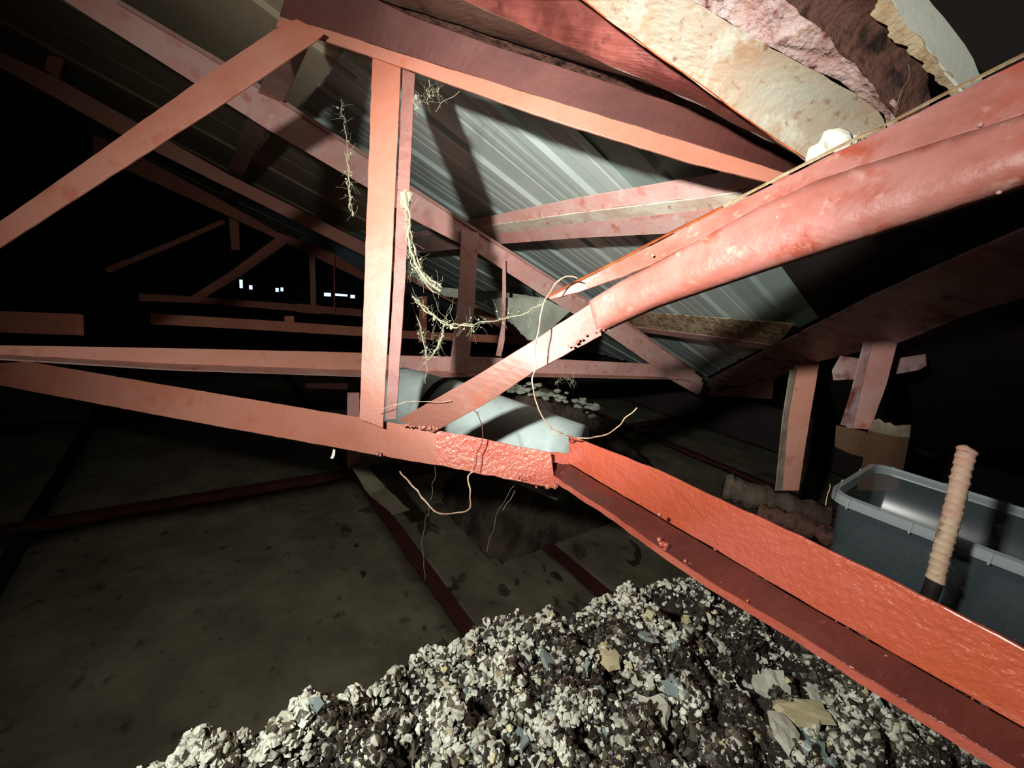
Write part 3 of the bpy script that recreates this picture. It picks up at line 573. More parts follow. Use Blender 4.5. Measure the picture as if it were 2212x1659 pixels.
bm = bmesh.new(); slab(bm, YY(Y3 - .02, (615, 683), (615, 697)), YY(Y3 - .02, (635, 683), (635, 697)), .03, Vector((0, 1, 0))); build('cleat', bm, M['far_red'], t3)
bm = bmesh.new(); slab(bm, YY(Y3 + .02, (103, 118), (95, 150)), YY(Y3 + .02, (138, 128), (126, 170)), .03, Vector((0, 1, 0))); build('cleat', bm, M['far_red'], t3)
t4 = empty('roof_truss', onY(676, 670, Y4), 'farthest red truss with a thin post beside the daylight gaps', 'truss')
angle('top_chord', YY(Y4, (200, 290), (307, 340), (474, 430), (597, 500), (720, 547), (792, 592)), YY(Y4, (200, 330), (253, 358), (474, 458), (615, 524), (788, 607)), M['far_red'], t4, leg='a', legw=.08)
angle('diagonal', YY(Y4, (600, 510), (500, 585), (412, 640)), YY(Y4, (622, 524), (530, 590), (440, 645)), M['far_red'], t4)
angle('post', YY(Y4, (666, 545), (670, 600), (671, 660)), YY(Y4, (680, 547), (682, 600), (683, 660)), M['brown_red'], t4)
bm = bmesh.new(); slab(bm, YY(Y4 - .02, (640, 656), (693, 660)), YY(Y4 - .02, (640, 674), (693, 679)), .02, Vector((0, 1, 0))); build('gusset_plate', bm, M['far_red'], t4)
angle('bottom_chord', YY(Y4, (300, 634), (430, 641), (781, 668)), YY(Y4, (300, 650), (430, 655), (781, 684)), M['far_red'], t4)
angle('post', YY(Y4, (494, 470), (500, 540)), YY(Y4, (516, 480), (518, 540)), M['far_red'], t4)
bm = bmesh.new(); tube(bm, YY(Y4 - .1, (722, 550), (723, 680)), .008)
tag(build('hanger_rod', bm, M['far_red'], None), 'very thin rod in front of the daylight gaps', 'rod')
bm = bmesh.new(); slab(bm, YY(Y4 + .3, (480, 474), (360, 525), (225, 580)), YY(Y4 + .3, (488, 482), (370, 534), (235, 590)), .006, Vector((0, 1, 0)))
tag(build('wind_brace', bm, M['far_red'], None), 'dim thin bracing bar slanting down left under the farthest chord', 'bar')
zq = 2.2
bm = bmesh.new(); slab(bm, PP((-40, 670, zq), (168, 678, zq)), PP((-40, 717, zq), (170, 724, zq)), .03, Vector((0, 1, 0)), wob=.001)
tag(build('wooden_plank', bm, M['far_red'], None, bevel=.002), 'short reddish plank entering from the left edge', 'plank')
# lower hanger under truss 1 and its splayed foot
hg = empty('floor_hanger', P(765, 1020, 2.1), 'pinkish hanger passing behind the near bottom chord with splayed grey legs', 'hanger')
angle('upright', PP((750, 848, 2.0), (749, 940, 2.0), (750, 1010, 2.0)), PP((776, 848, 2.0), (776, 940, 2.0), (776, 1010, 2.0)), M['dusty'], hg)
bm = bmesh.new(); slab(bm, PP((660, 828, 2.02), (750, 828, 2.02)), PP((660, 838, 2.02), (750, 842, 2.02)), .006, Vector((0, 1, 0))); build('arm', bm, M['joist'], hg)
bm = bmesh.new(); slab(bm, PP((756, 1005, 1.99), (790, 1060, 2.0), (850, 1110, 2.05)), PP((782, 995, 1.99), (825, 1045, 2.0), (885, 1100, 2.05)), .006, Vector((0, 0, -1)), wob=.006, cross=3); build('splayed_leg', bm, M['panel'], hg)
for i, pts in enumerate((((758, 1000), (880, 1015), (1000, 1000)),)):
    bm = bmesh.new(); slab(bm, [P(x, y, 2.02) for x, y in pts], [P(x, y + 14, 2.02) for x, y in pts], .006, Vector((0, 0, -1)), cross=2); build('splayed_leg', bm, M['joist'], hg)

# ================================================================== duct, board, earth mound
du = empty('duct', P(1000, 900, 1.6), 'pale grey round duct behind the foot of the near truss', 'duct')
def cyl(bm, a, b, r0, r1, n=40, cap=True):
    ax = (b - a).normalized(); u = ax.orthogonal().normalized(); v = ax.cross(u); rings = []
    for k in range(9):
        t = k / 8; c = lerp(a, b, t); r = r0 + (r1 - r0) * t
        rings.append([bm.verts.new(c + (u * math.cos(6.28318 * j / n) + v * math.sin(6.28318 * j / n)) * r) for j in range(n)])
    for i in range(8):
        for j in range(n): bm.faces.new((rings[i][j], rings[i][(j + 1) % n], rings[i + 1][(j + 1) % n], rings[i + 1][j]))
    if cap: bm.faces.new(rings[0][::-1]); bm.faces.new(rings[-1])
bm = bmesh.new(); cyl(bm, P(962, 893, 1.62), P(1236, 1000, 1.36), .135, .128); build('duct_length', bm, M['pipe'], du, smooth=True)
bm = bmesh.new(); cyl(bm, P(862, 862, 1.72), P(960, 892, 1.625), .13, .13); build('duct_length', bm, M['pipe'], du, smooth=True)
bm = bmesh.new(); cyl(bm, P(955, 890, 1.63), P(967, 895, 1.615), .138, .138); build('joint_ring', bm, M['black'], du, smooth=True)
bm = bmesh.new(); slab(bm, PP((1050, 650, 2.35), (1083, 643, 2.3), (1170, 643, 2.2), (1232, 672, 2.2)), PP((1075, 690, 2.35), (1100, 694, 2.3), (1141, 735, 2.2), (1160, 738, 2.2)), .01, Vector((0, 1, 0)), cross=4, wob=.01)
tag(build('grey_board', bm, M['board'], None), 'pale grey scrap of board hanging behind the thin pink strap', 'board')
bm = bmesh.new(); slab(bm, PP((880, 560, 2.5), (960, 622, 2.5), (1083, 630, 2.45), (1180, 644, 2.4)), PP((880, 590, 2.5), (960, 640, 2.5), (1080, 655, 2.45), (1100, 660, 2.4)), .01, Vector((0, 1, 0)), cross=3, wob=.01)
tag(build('grey_flashing', bm, M['board'], None), 'grimy grey flashing strip under the sheets behind the second post', 'flashing')
# mound of earth
bm = bmesh.new(); gx_, gy_ = 60, 40; grid = []
A0 = P(980, 880, 2.5); 
mc = P(1300, 960, 2.25); base = 0.0
X0, X1, Y0_, Y1_ = mc.x - 1.1, mc.x + 1.6, mc.y - .8, mc.y + 1.2
top_z = P(1170, 835, 2.35).z
mcx, mcy = P(1150, 840, 2.35).x, P(1150, 840, 2.35).y
for i in range(gx_ + 1):
    row = []
    for k in range(gy_ + 1):
        x = X0 + (X1 - X0) * i / gx_; y = Y0_ + (Y1_ - Y0_) * k / gy_
        d = math.sqrt(((x - mcx) / (1.6 if x > mcx else .25)) ** 2 + ((y - mcy) / (.16 if y < mcy else .8)) ** 2)
        h = max(0, 1 - d ** 1.3) * (top_z + .02) + .03 * noise.noise(Vector((x * 6, y * 6, 0))) + .015 * noise.noise(Vector((x * 20, y * 20, 0)))
        row.append(bm.verts.new((x, y, h)))
    grid.append(row)
for i in range(gx_):
    for k in range(gy_): bm.faces.new((grid[i][k], grid[i + 1][k], grid[i + 1][k + 1], grid[i][k + 1]))
tag(build('earth_mound', bm, M['earth'], None, smooth=True), 'dark heap of earth behind the duct and the orange angle', 'mound', kind='stuff')
bm = bmesh.new()
for i in range(70):
    t = rnd.random(); x = 1094 + t * 195; y = 838 + max(0, (x - 1130)) * .28 + rnd.gauss(0, 7); blob(bm, P(x, y, 2.28), rnd.uniform(.006, .022), 2, .55, i * 1.37 + .3, (1.3, 1, .55))
tag(build('plaster_rubble', bm, M['board'], None), 'whitish rubble crumbs along the crest of the earth heap', 'rubble', kind='stuff')
# log-like debris at right
for i, (a, b, r, m, lb) in enumerate((((1560, 1052, 1.25), (1790, 1120, 1.15), .035, 'earth', 'dark log lying behind the orange angle, left of the tub'), ((1640, 1105, 1.1), (1800, 1160, 1.0), .025, 'rust_with_shade', 'thin brown stick under the dark log beside the tub'))):
    bm = bmesh.new(); tube(bm, [P(*a), P(*b)], r, 12, .01, n=24); tag(build('log' if i == 0 else 'stick', bm, M[m], None, smooth=True), lb, 'debris')

# ================================================================== gravel ledge
ZG = 1.0 + .0
E = [onZ(*q, ZG) for q in ((180, 1730), (300, 1659), (450, 1590), (640, 1500), (870, 1408), (1040, 1345), (1200, 1305), (1340, 1262), (1480, 1228))]
far = [onZ(*q, ZG) for q in ((1480, 1228), (1640, 1195), (1900, 1150), (2230, 1100))]
print('ledge', [tuple(round(c, 2) for c in e) for e in E], [tuple(round(c, 2) for c in e) for e in far])
poly = E + far[1:] + [Vector((far[-1].x + .3, far[-1].y - .6, ZG)), Vector((.3, -.8, ZG)), Vector((E[0].x - .4, -.5, ZG))]
def inside(x, y):
    c = False; n = len(poly)
    for i in range(n):
        a, b = poly[i], poly[i - 1]
        if (a.y > y) != (b.y > y) and x < (b.x - a.x) * (y - a.y) / (b.y - a.y) + a.x: c = not c
    return c
def edged(x, y):
    m = 9; n = len(poly)
    for i in range(n):
        a, b = poly[i - 1], poly[i]; ab = Vector((b.x - a.x, b.y - a.y)); ap = Vector((x - a.x, y - a.y))
        t = max(0, min(1, ap.dot(ab) / max(1e-9, ab.length_squared))); m = min(m, (ap - ab * t).length)
    return m
def gz(x, y):
    h = .030 * noise.noise(Vector((x * 9, y * 9, 0))) + .042 * noise.noise(Vector((x * 22, y * 22, 4))) + .016 * noise.noise(Vector((x * 60, y * 60, 8)))
    e = edged(x, y); return ZG + h - .05 * max(0, 1 - e / .03) ** 2
xs0, xs1 = min(p.x for p in poly), max(p.x for p in poly); ys0, ys1 = min(p.y for p in poly), max(p.y for p in poly)
st = .006; nx = int((xs1 - xs0) / st); ny = int((ys1 - ys0) / st); bm = bmesh.new(); V = {}
ins = {}
for i in range(nx + 1):
    for k in range(ny + 1):
        x, y = xs0 + i * st, ys0 + k * st; ins[i, k] = inside(x, y)
        if ins[i, k]: V[i, k] = bm.verts.new((x, y, gz(x, y)))
for i in range(nx):
    for k in range(ny):
        q = [V.get(t) for t in ((i, k), (i + 1, k), (i + 1, k + 1), (i, k + 1))]
        if all(q): bm.faces.new(q)
edges = [e for e in bm.edges if e.is_boundary]
r = bmesh.ops.extrude_edge_only(bm, edges=edges)
for v in [g for g in r['geom'] if isinstance(g, bmesh.types.BMVert)]:
    v.co.z = .0
ledge = build('masonry_ledge', bm, M['matrix'], None, smooth=True); tag(ledge, 'rough topped dark masonry ledge in the foreground, covered with crumbled stone', 'ledge')

# chips
def chip_mesh(seed, flat=.5, sub=1, ang=.6):
    bm = bmesh.new(); r = random.Random(seed)
    pts = []
    for _ in range(14):
        v = Vector((r.gauss(0, 1), r.gauss(0, 1), r.gauss(0, 1))).normalized() * r.uniform(.75, 1.1); v.z *= flat; v.x *= r.uniform(.8, 1.2); pts.append(bm.verts.new(v))
    h = bmesh.ops.convex_hull(bm, input=pts); bmesh.ops.delete(bm, geom=[v for v in bm.verts if not v.link_faces], context='VERTS')
    bmesh.ops.recalc_face_normals(bm, faces=bm.faces)
    me = bpy.data.meshes.new('stone_chip'); bm.to_mesh(me); bm.free(); return me
def flake_mesh(seed, el=1.0, flat=.16):
    bm = bmesh.new(); r = random.Random(seed); n = 16; top = []; bot = []
    rad = [1 + .28 * math.sin(3 * 6.28 * i / n + r.random() * 6) * r.random() + r.uniform(-.2, .2) for i in range(n)]
    for i in range(n):
        a = 6.28318 * i / n; x, y = math.cos(a) * rad[i] * el, math.sin(a) * rad[i]
        top.append(bm.verts.new((x * .88, y * .88, flat + r.uniform(-.05, .05)))); bot.append(bm.verts.new((x, y, -flat + r.uniform(-.03, .03))))
    inner = [bm.verts.new((math.cos(6.28318 * i / 6) * .4 * el, math.sin(6.28318 * i / 6) * .4, flat + r.uniform(-.08, .14))) for i in range(6)]
    for i in range(n): bm.faces.new((bot[i], bot[(i + 1) % n], top[(i + 1) % n], top[i]))
    bm.faces.new(bot[::-1]); bm.faces.new(inner)
    for i in range(n):
        a, b = inner[int(i * 6 / n)], inner[int(((i + 1) % n) * 6 / n)]
        if a is b: bm.faces.new((top[i], top[(i + 1) % n], a))
        else: bm.faces.new((top[i], top[(i + 1) % n], b, a))
    bmesh.ops.recalc_face_normals(bm, faces=bm.faces)
    me = bpy.data.meshes.new('stone_flake'); bm.to_mesh(me); bm.free(); return me
kinds = ['chip_pale'] * 8 + ['chip_brown'] * 5 + ['chip_dark'] * 6 + ['chip_blue', 'chip_yellow']
protos = {}
for mk in set(kinds):
    protos[mk] = []
    for q in range(5):
        me = chip_mesh(hash(mk) % 1 + q * 7 + len(mk) * 31, rnd.uniform(.45, .9)); me.materials.append(M[mk]); protos[mk].append(me)
big_spots = [(1673, 1467, 38, 'chip_pale', 'large cream angular flake nearest the middle of the orange angle'), (1407, 1533, 38, 'chip_pale', 'large jagged cream flake in the middle of the foreground gravel'),
             (1190, 1437, 24, 'chip_blue', 'blue-grey flake left of the yellowish crumbs on the gravel'), (1286, 1503, 20, 'chip_blue', 'dark blue-green flake just left of the large jagged cream flake'),
             (1452, 1503, 23, 'chip_blue', 'pale green-grey curved flake right above the large jagged cream flake'), (1733, 1553, 34, 'chip_yellow', 'long yellowish flake with a knobby end toward the lower right'),
             (1748, 1598, 36, 'chip_blue', 'long grey-blue sliver directly below the yellowish flake'), (1690, 1606, 36, 'chip_pale', 'broad pale slab at the bottom edge of the gravel'),
             (1311, 1417, 28, 'chip_yellow', 'crumbly yellowish flake between the blue-grey one and the ledge crest'), (1391, 1417, 20, 'chip_blue', 'small bluish flake above the middle of the gravel'),
             (1336, 1563, 20, 'chip_pale', 'rounded pale chip low down, left of the large jagged flake'), (1600, 1495, 18, 'chip_pale', 'medium pale flake left of the large angular one'),
             (1770, 1480, 20, 'chip_pale', 'narrow white flake right of the large angular one'), (1120, 1590, 24, 'chip_blue', 'blue-green flake near the bottom middle of the picture')]
def place(o, x, y, sc, tilt=.5):
    o.location = (x, y, gz(x, y) + sc * .25); o.scale = (sc,) * 3
    o.rotation_euler = (rnd.gauss(0, tilt), rnd.gauss(0, tilt), rnd.uniform(0, 6.28))
taken = []
for i, (px, py, rp, mk, lb) in enumerate(big_spots):
    p = onZ(px, py, ZG + .01); depth = (R_.T @ (np.array(p) - CAM))[2]
    me = flake_mesh(i * 13 + 5, 1.7 if 'long' in lb else 1.1); me.materials.append(M[mk])
    o = bpy.data.objects.new('stone_flake', me); COL.objects.link(o); place(o, p.x, p.y, rp * depth / F * .95, .22); o.location.z += .008
    tag(o, lb, 'stone', 'large flakes on the ledge'); taken.append((p.x, p.y, rp * depth / F))
cand = []
bmS = {k: bmesh.new() for k in protos}
tries = 0
def sample():
    px = rnd.uniform(250, 2212); py = rnd.uniform(1215, 1680); p = onZ(px, py, ZG)
    return p
while len(cand) < 300 and tries < 4000:
    tries += 1; p = sample()
    if not inside(p.x, p.y) or edged(p.x, p.y) < .006: continue
    if any((p.x - t[0]) ** 2 + (p.y - t[1]) ** 2 < t[2] ** 2 * .6 for t in taken): continue
    q = R_.T @ (np.array(p) - CAM); u = q[0] / q[2] * F + CX; v = q[1] / q[2] * F + CY
    if u > 1500 and v < np.interp(u, lipx, lipy) + 5: continue
    cand.append(p)
for i, p in enumerate(cand):
    mk = rnd.choice(kinds); sc = rnd.uniform(.006, .0125)
    o = bpy.data.objects.new('stone_chip', rnd.choice(protos[mk])); COL.objects.link(o); place(o, p.x, p.y, sc, .8)
    nm = {'chip_pale': 'pale grey', 'chip_brown': 'brown', 'chip_dark': 'dark', 'chip_blue': 'bluish grey', 'chip_yellow': 'yellowish'}[mk]
    bi = min(range(len(taken)), key=lambda b: (taken[b][0] - p.x) ** 2 + (taken[b][1] - p.y) ** 2)
    qa = R_.T @ (np.array(p) - CAM); ua, va = qa[0] / qa[2] * F + CX, qa[1] / qa[2] * F + CY; du_, dv_ = ua - big_spots[bi][0], va - big_spots[bi][1]
    hz = 'left' if du_ < 0 else 'right'; vt = 'above' if dv_ < 0 else 'below'
    wh = (hz + ' of' if abs(du_) > 2.2 * abs(dv_) else vt if abs(dv_) > 2.2 * abs(du_) else vt + ' and ' + hz + ' of')
    dd = math.hypot(du_, dv_); far_ = 'touching distance' if dd < 60 else 'close' if dd < 120 else 'some way' if dd < 260 else 'far'
    short = {0: 'the large angular cream flake', 1: 'the large jagged cream flake', 2: 'the left blue-grey flake', 3: 'the dark blue-green flake', 4: 'the pale curved green-grey flake', 5: 'the long yellowish flake', 6: 'the grey-blue sliver', 7: 'the broad pale slab', 8: 'the crumbly yellowish flake', 9: 'the small bluish flake', 10: 'the rounded pale chip', 11: 'the medium pale flake', 12: 'the narrow white flake', 13: 'the bottom blue-green flake'}[bi]
    tag(o, ('large ' if sc > .0105 else 'small ' if sc < .0078 else '') + nm + ' stone chip ' + ('touching' if dd < 45 else far_ + ' ' + wh if far_ != 'touching distance' else 'just ' + wh) + ' ' + short, 'stone', nm + ' stone chips on the ledge')
# the mass of small crumbs
verts, faces, mats = [], [], []
slot = list(protos); pv = {k: [([v.co.copy() for v in m.vertices], [tuple(p.vertices) for p in m.polygons]) for m in protos[k]] for k in slot}
cnt = 0; tries = 0
while cnt < 26000 and tries < 120000:
    tries += 1
    if rnd.random() < .8: p = sample()
    else:
        t = rnd.random() * (len(E) - 1.001); i = int(t); p = lerp(E[i], E[i + 1], t - i) + Vector((abs(rnd.gauss(0, .03)), rnd.gauss(0, .02), 0))
    if not inside(p.x, p.y): continue
    q = R_.T @ (np.array(p) - CAM); u = q[0] / q[2] * F + CX; v = q[1] / q[2] * F + CY
    if u > 1560 and v < np.interp(u, lipx, lipy) - 60: continue
    cl = noise.noise(Vector((p.x * 16, p.y * 16, 2.5)))
    e = edged(p.x, p.y)
    hh = gz(p.x, p.y) - ZG
    if hh < -.004 + .01 * cl and rnd.random() < .6: continue
    if cl < .05 and rnd.random() < .75: mk = rnd.choice(['chip_dark', 'chip_brown', 'chip_dark', 'chip_dark'])
    elif hh > .004 and (e < .14 or rnd.random() < .45): mk = rnd.choice(['chip_pale', 'chip_pale', 'chip_pale', 'chip_brown'])  # pale crumbs on high bumps stand in for light catching the clumps
    else: mk = rnd.choice(kinds)
    if e < .06 and rnd.random() < .6: mk = 'chip_pale'
    sc = rnd.choice([.0018, .0025, .0035, .0045, .006]) * rnd.uniform(.8, 1.2)
    vv, ff = rnd.choice(pv[mk]); rot = Matrix.Rotation(rnd.uniform(0, 6.28), 3, Vector((rnd.gauss(0, 1), rnd.gauss(0, 1), rnd.gauss(0, 1) + .01)).normalized())
    z = gz(p.x, p.y) + sc * rnd.uniform(0, .9) + (.004 if cl > .15 else 0) + (rnd.random() ** 2) * .006; b0 = len(verts)
    for c in vv: d = rot @ (c * sc); verts.append((p.x + d.x, p.y + d.y, z + d.z))
    mi = slot.index(mk)
    for f_ in ff: faces.append(tuple(a + b0 for a in f_)); mats.append(mi)
    cnt += 1
me = bpy.data.meshes.new('stone_crumbs'); me.from_pydata(verts, [], faces); me.polygons.foreach_set('material_index', mats)
for k in slot: me.materials.append(M[k])
o = bpy.data.objects.new('stone_crumbs', me); COL.objects.link(o); tag(o, 'mass of tiny pale and dark stone crumbs covering the ledge', 'gravel', kind='stuff')

# ================================================================== plastic tub
ZR = ZG + .17
c0 = onZ(1800, 1062, ZR); c1 = onZ(1950, 1018, ZR); ux = (onZ(2212, 1216, ZR) - c0); ux.z = 0; ux.normalize(); vy = (c1 - c0); vy.z = 0
vy = vy - ux * vy.dot(ux); W = vy.length; vy.normalize(); Ltub = .48
print('tub', c0, c1, 'W', W, ux, vy)
tub = empty('plastic_tub', c0 + ux * Ltub / 2 + vy * W / 2 - Vector((0, 0, .165)), 'translucent cloudy plastic storage tub without lid at the right edge', 'tub')
def rrect(off, z, rad=.035, n=6):
    out = []
    hw, hl = W / 2 + off, Ltub / 2 + off
    c = c0 + ux * Ltub / 2 + vy * W / 2; r_ = max(.004, rad + off)
    for (sx, sy, a0) in ((1, 1, 0), (-1, 1, 90), (-1, -1, 180), (1, -1, 270)):
        for k in range(n + 1):
            a = math.radians(a0 + 90 * k / n); x = sx * (hl - r_) + r_ * math.cos(a); y = sy * (hw - r_) + r_ * math.sin(a)
            p = c + ux * x + vy * y; out.append(Vector((p.x, p.y, z)))
    return out
def loft(bm, loops, closed=True, cap0=False, cap1=False):
    V = [[bm.verts.new(p) for p in l] for l in loops]; n = len(V[0])
    for i in range(len(V) - 1):
        for j in range(n): bm.faces.new((V[i][j], V[i][(j + 1) % n], V[i + 1][(j + 1) % n], V[i + 1][j]))
    if cap0: bm.faces.new(V[0])
    if cap1: bm.faces.new(V[-1])
bm = bmesh.new(); loft(bm, [rrect(-.022, ZR - .138), rrect(-.016, ZR - .133), rrect(-.004, ZR - .02), rrect(-.003, ZR - .004)], cap0=True)
bd = build('body', bm, M['tub'], tub, smooth=True); sd = bd.modifiers.new('thickness', 'SOLIDIFY'); sd.thickness = .0015
bm = bmesh.new(); loft(bm, [rrect(-.004, ZR - .018), rrect(.008, ZR - .018), rrect(.009, ZR), rrect(-.002, ZR + .002), rrect(-.004, ZR - .018)]); build('rim', bm, M['rim'], tub)
cc = rrect(.0095, ZR - .008)
for k in (0.06, .25, .45, .65, .85):
    for side in (-1, 1):
        a = c0 + ux * Ltub * k + vy * (W / 2 + side * (W / 2 + .009)); a.z = ZR
        bm = bmesh.new(); slab(bm, [a - ux * .0015 + Vector((0, 0, .001)), a - ux * .0015 - Vector((0, 0, .02))], [a + ux * .0015 + Vector((0, 0, .001)), a + ux * .0015 - Vector((0, 0, .02))], .003, vy * side, n=2); build('rim_rib', bm, M['rim'], tub)
for k in (.3, .7):
    a = c0 + vy * W * k - ux * .009; a.z = ZR
    bm = bmesh.new(); slab(bm, [a - vy * .0015, a - vy * .0015 - Vector((0, 0, .02))], [a + vy * .0015, a + vy * .0015 - Vector((0, 0, .02))], .003, -ux, n=2); build('rim_rib', bm, M['rim'], tub)
# rebar
rb = empty('reinforcing_bar', P(2004, 1300, .62), 'pinkish ribbed steel reinforcing bar standing upright before the plastic tub', 'bar')
a, b = P(2020, 1255, .62), P(2092, 965, .60)
bm = bmesh.new(); ax = (b - a).normalized(); u = ax.orthogonal().normalized(); v = ax.cross(u); nseg = 150; rings = []
for i in range(nseg + 1):
    t = i / nseg; c = lerp(a, b, t) + u * .0008 * math.sin(t * 9)
    rg_ = .0105 + (.0008 if (i % 8) in (0, 1, 2) else 0) + .0012 * noise.noise(Vector((t * 22, 0, 0)))
    if t > .975: rg_ *= math.sqrt(max(.05, 1 - ((t - .975) / .025) ** 2))
    rings.append([bm.verts.new(c + (u * math.cos(6.28318 * j / 16) + v * math.sin(6.28318 * j / 16)) * (rg_ + .0006 * noise.noise(Vector((t * 60, j * .7, 0)))) + ax * .0025 * math.sin(6.28318 * j / 16)) for j in range(16)])
for i in range(nseg):
    for j in range(16): bm.faces.new((rings[i][j], rings[i][(j + 1) % 16], rings[i + 1][(j + 1) % 16], rings[i + 1][j]))
bm.faces.new(rings[0][::-1]); bm.faces.new(rings[-1]); build('ribbed_shaft', bm, M['rebar'], rb, smooth=True)
bm = bmesh.new(); tube(bm, [lerp(a, b, .01), Vector((a.x, a.y, 0)) + (a - b) .normalized() * 0 + Vector((0, 0, ZG - .02))], .0098, 12, 0, n=12); build('black_foot', bm, M['black'], rb, smooth=True)

# ================================================================== roots, twigs
def twig(label, pts, r, m, cat='twig', jit=.004, r1=None, name='dry_root'):
    bm = bmesh.new(); tube(bm, spline([P(*q) for q in pts]), r * .72, 6, jit, r1, n=90); return tag(build(name, bm, M[m], None, smooth=True), label, cat)
twig('long curling dry root hanging over the pale diagonal and across the grey duct', [(1250, 601, .86), (1228, 596, .86), (1200, 615, .86), (1178, 650, .86), (1170, 680, .86), (1160, 720, .86), (1156, 780, .86), (1152, 830, .87), (1158, 868, .88), (1180, 912, .9), (1208, 934, .92), (1240, 945, .95), (1290, 943, .95), (1330, 925, .95), (1356, 900, .95), (1375, 881, .95)], .0022, 'twig')
twig('short forked rootlet at the start of the orange angle', [(1192, 923, .92), (1200, 938, .92), (1222, 940, .93), (1245, 946, .94)], .0018, 'twig')
twig('bent pale twig hanging under the glossy bottom chord', [(862, 1020, .92), (890, 1048, .92), (925, 1090, .92), (950, 1108, .92), (985, 1107, .92), (1014, 1100, .92), (1015, 1065, .92), (1012, 1030, .93), (1024, 1016, .94)], .0026, 'twig')
twig('thin dark root creeping over the glossy bottom chord', [(1024, 1016, .96), (1030, 985, .97), (1040, 960, .97), (1044, 930, .97), (1038, 905, .97), (1022, 885, .97)], .0016, 'twig_dark')
twig('pale hair-thin root arching beside the foot of the post', [(812, 890, .97), (835, 880, .97), (870, 870, .97), (905, 865, .97), (940, 868, .97), (975, 866, .97)], .0012, 'twig')
twig('small pale root stub dangling from the rim corner of the tub', [(1791, 1045, .8), (1790, 1062, .8), (1783, 1092, .8)], .0012, 'twig')
twig('tiny root on the white fibrous lump', [(1850, 305, .63), (1853, 292, .63), (1858, 283, .63)], .0012, 'twig')
bm = bmesh.new(); slab(bm, PP((720, 970, .98), (716, 985, .98), (713, 990, .98)), PP((724, 972, .98), (723, 985, .98), (719, 991, .98)), .001, Vector((0, 1, 0)))
tag(build('paint_flake', bm, M['white_flake'], None), 'tiny white flake hanging under the near bottom chord left of the post', 'flake')
# ================================================================== cobwebs
def web(label, strands, blobs=(), fuzz=0, fz=None):
    bm = bmesh.new()
    for pts, r in strands: tube(bm, spline([P(*q) for q in pts], 5), r * .6, 4, .008, n=60, seed=len(pts) + r * 1000)
    for (x, y, z, r) in blobs: blob(bm, P(x, y, z), r, 2, .7, x, (.7, .7, 1.3))
    if fuzz:
        for i in range(fuzz):
            x, y, z = fz(rnd.random()); dx, dy = rnd.gauss(0, 11), rnd.gauss(0, 16)
            tube(bm, [P(x, y, z), P(x + dx * .5 + rnd.gauss(0, 2), y + dy * .5, z), P(x + dx, y + dy, z)], .0002, 3, .006, n=7)
            if rnd.random() < .5: blob(bm, P(x + dx * .4, y + dy * .4, z), rnd.uniform(.0008, .0026), 1, .7, i)
    return tag(build('cobweb', bm, M['web'], None), label, 'cobweb')
zw = .99
path = [(876, 430), (882, 480), (884, 520), (892, 560), (908, 590), (930, 612), (950, 628)]
def fz1(t):
    k = t * (len(path) - 1.001); i = int(k); a, b = path[i], path[i + 1]; return a[0] + (b[0] - a[0]) * (k - i), a[1] + (b[1] - a[1]) * (k - i), zw
web('thick dusty cobweb rope hanging from the side of the near post', [([(x, y, zw) for x, y in path], .0045), ([(x + 6, y - 4, zw + .01) for x, y in path], .003), ([(x - 4, y + 6, zw) for x, y in path], .002)],
    [(873, 432, zw, .016), (884, 425, zw, .010)], 130, fz1)
p2w = [(892, 640), (915, 660), (935, 680), (960, 696), (985, 702), (1020, 700), (1060, 694), (1100, 684), (1140, 675), (1180, 650)]
def fz2(t):
    k = t * (len(p2w) - 1.001); i = int(k); a, b = p2w[i], p2w[i + 1]; return a[0] + (b[0] - a[0]) * (k - i), a[1] + (b[1] - a[1]) * (k - i), 1.05
web('sagging white cobweb strand reaching from the near post to the brace tip', [([(x, y, 1.05) for x, y in p2w], .0022), ([(x, y + 3, 1.05) for x, y in p2w[:6]], .0025)], [(975, 706, 1.05, .006), (938, 688, 1.05, .004)], 110, fz2)
p3w = [(895, 650), (905, 710), (915, 750), (925, 775), (940, 765), (950, 740), (960, 705)]
def fz3(t):
    k = t * (len(p3w) - 1.001); i = int(k); a, b = p3w[i], p3w[i + 1]; return a[0] + (b[0] - a[0]) * (k - i), a[1] + (b[1] - a[1]) * (k - i), 1.1
web('ragged pocket of cobweb hanging lowest between the two posts', [([(x, y, 1.1) for x, y in p3w], .0022), ([(935, 760, 1.1), (945, 745, 1.1), (955, 725, 1.1)], .004), ([(920, 770, 1.1), (921, 800, 1.1), (919, 828, 1.1)], .0014), ([(895, 650, 1.1), (880, 690, 1.1), (866, 720, 1.1)], .0006), ([(905, 560, 1.1), (960, 690, 1.1)], .0005), ([(980, 645, 1.1), (965, 690, 1.1), (955, 720, 1.1)], .0006)], [], 90, fz3)
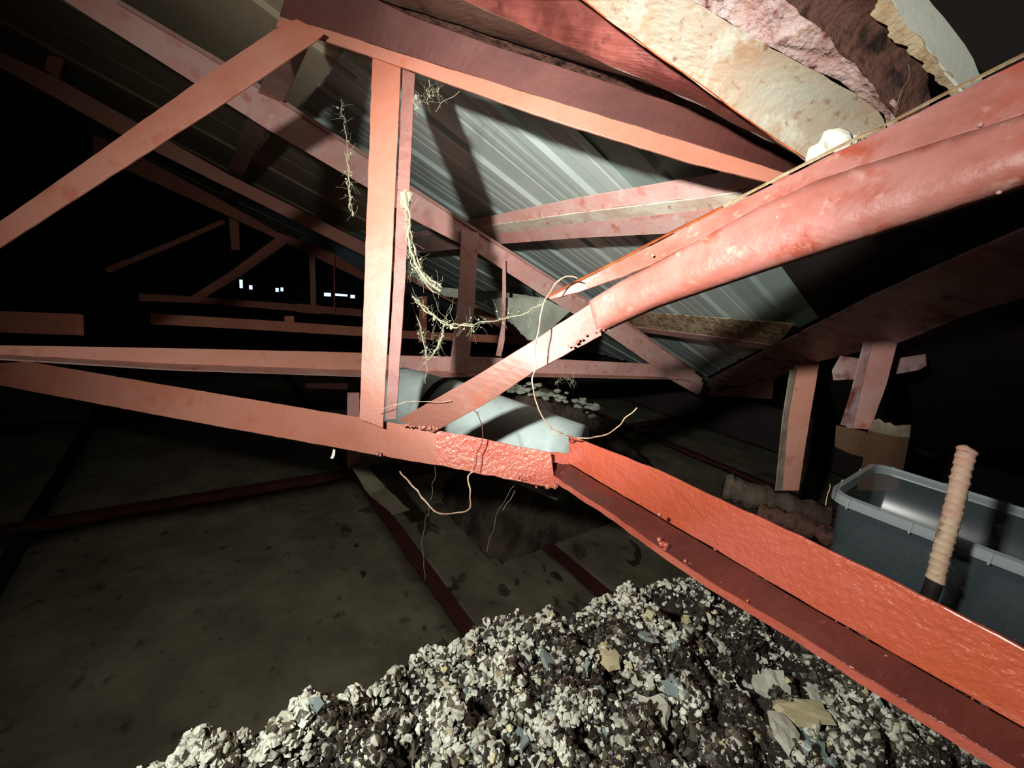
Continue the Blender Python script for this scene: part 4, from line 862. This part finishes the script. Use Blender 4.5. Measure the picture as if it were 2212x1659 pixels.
p4w = [(735, 215), (742, 260), (748, 300), (750, 345), (753, 380), (752, 410), (757, 435), (762, 462)]
def fz4(t):
    k = t * (len(p4w) - 1.001); i = int(k); a, b = p4w[i], p4w[i + 1]; return a[0] + (b[0] - a[0]) * (k - i), a[1] + (b[1] - a[1]) * (k - i), 1.0
web('long cobweb strand hanging free to the left of the near post', [([(x, y, 1.0) for x, y in p4w], .0012), ([(745, 330, 1.), (751, 350, 1.), (755, 400, 1.), (760, 455, 1.)], .0022)], [(762, 462, 1.0, .004)], 50, fz4)
p5w = [(900, 200), (912, 190), (930, 180), (948, 190)]
def fz5(t): return 895 + 60 * t, 215 - 50 * t + 30 * rnd.random(), 1.0
web('wisps of cobweb tucked under the top chord right of the post', [([(990, 195, 1.), (965, 212, 1.), (950, 232, 1.), (944, 240, 1.)], .001), ([(925, 172, 1.), (930, 190, 1.)], .0016), ([(898, 240, 1.), (899, 205, 1.)], .002)], [(899, 210, 1., .004)], 60, fz5)
web('hair-thin cobweb thread dropping below the glossy chord toward the floor', [([(940, 1010, .95), (930, 1080, .95), (914, 1150, .95), (912, 1200, .95), (918, 1250, .95)], .0005)])
web('faint cobweb wisp under the weld of the orange angle', [([(1116, 1048, .95), (1095, 1080, .95), (1070, 1120, .95), (1050, 1188, .95)], .0005), ([(1112, 1060, .95), (1100, 1080, .95), (1088, 1100, .95)], .0009)])
web('single thread hanging in front of the dark channel web, upper right', [([(1958, 140, .6), (1952, 185, .6), (1944, 245, .6)], .0005)])
web('short wisp of web dangling below the second bottom chord', [([(1232, 818, 1.5), (1240, 835, 1.5), (1236, 850, 1.5)], .0012), ([(1205, 818, 1.5), (1203, 832, 1.5)], .0008)], [], 30, lambda t: (1200 + 45 * t, 822, 1.5))
print('BOUNDS', XR, [[tuple(round(c,2) for c in (o.location)), o.name] for o in rr_.children], [max((o.matrix_world @ v.co).x for v in o.data.vertices) for o in rr_.children])
print('tris approx', sum(len(o.data.polygons) for o in SC.objects if o.type == 'MESH'))
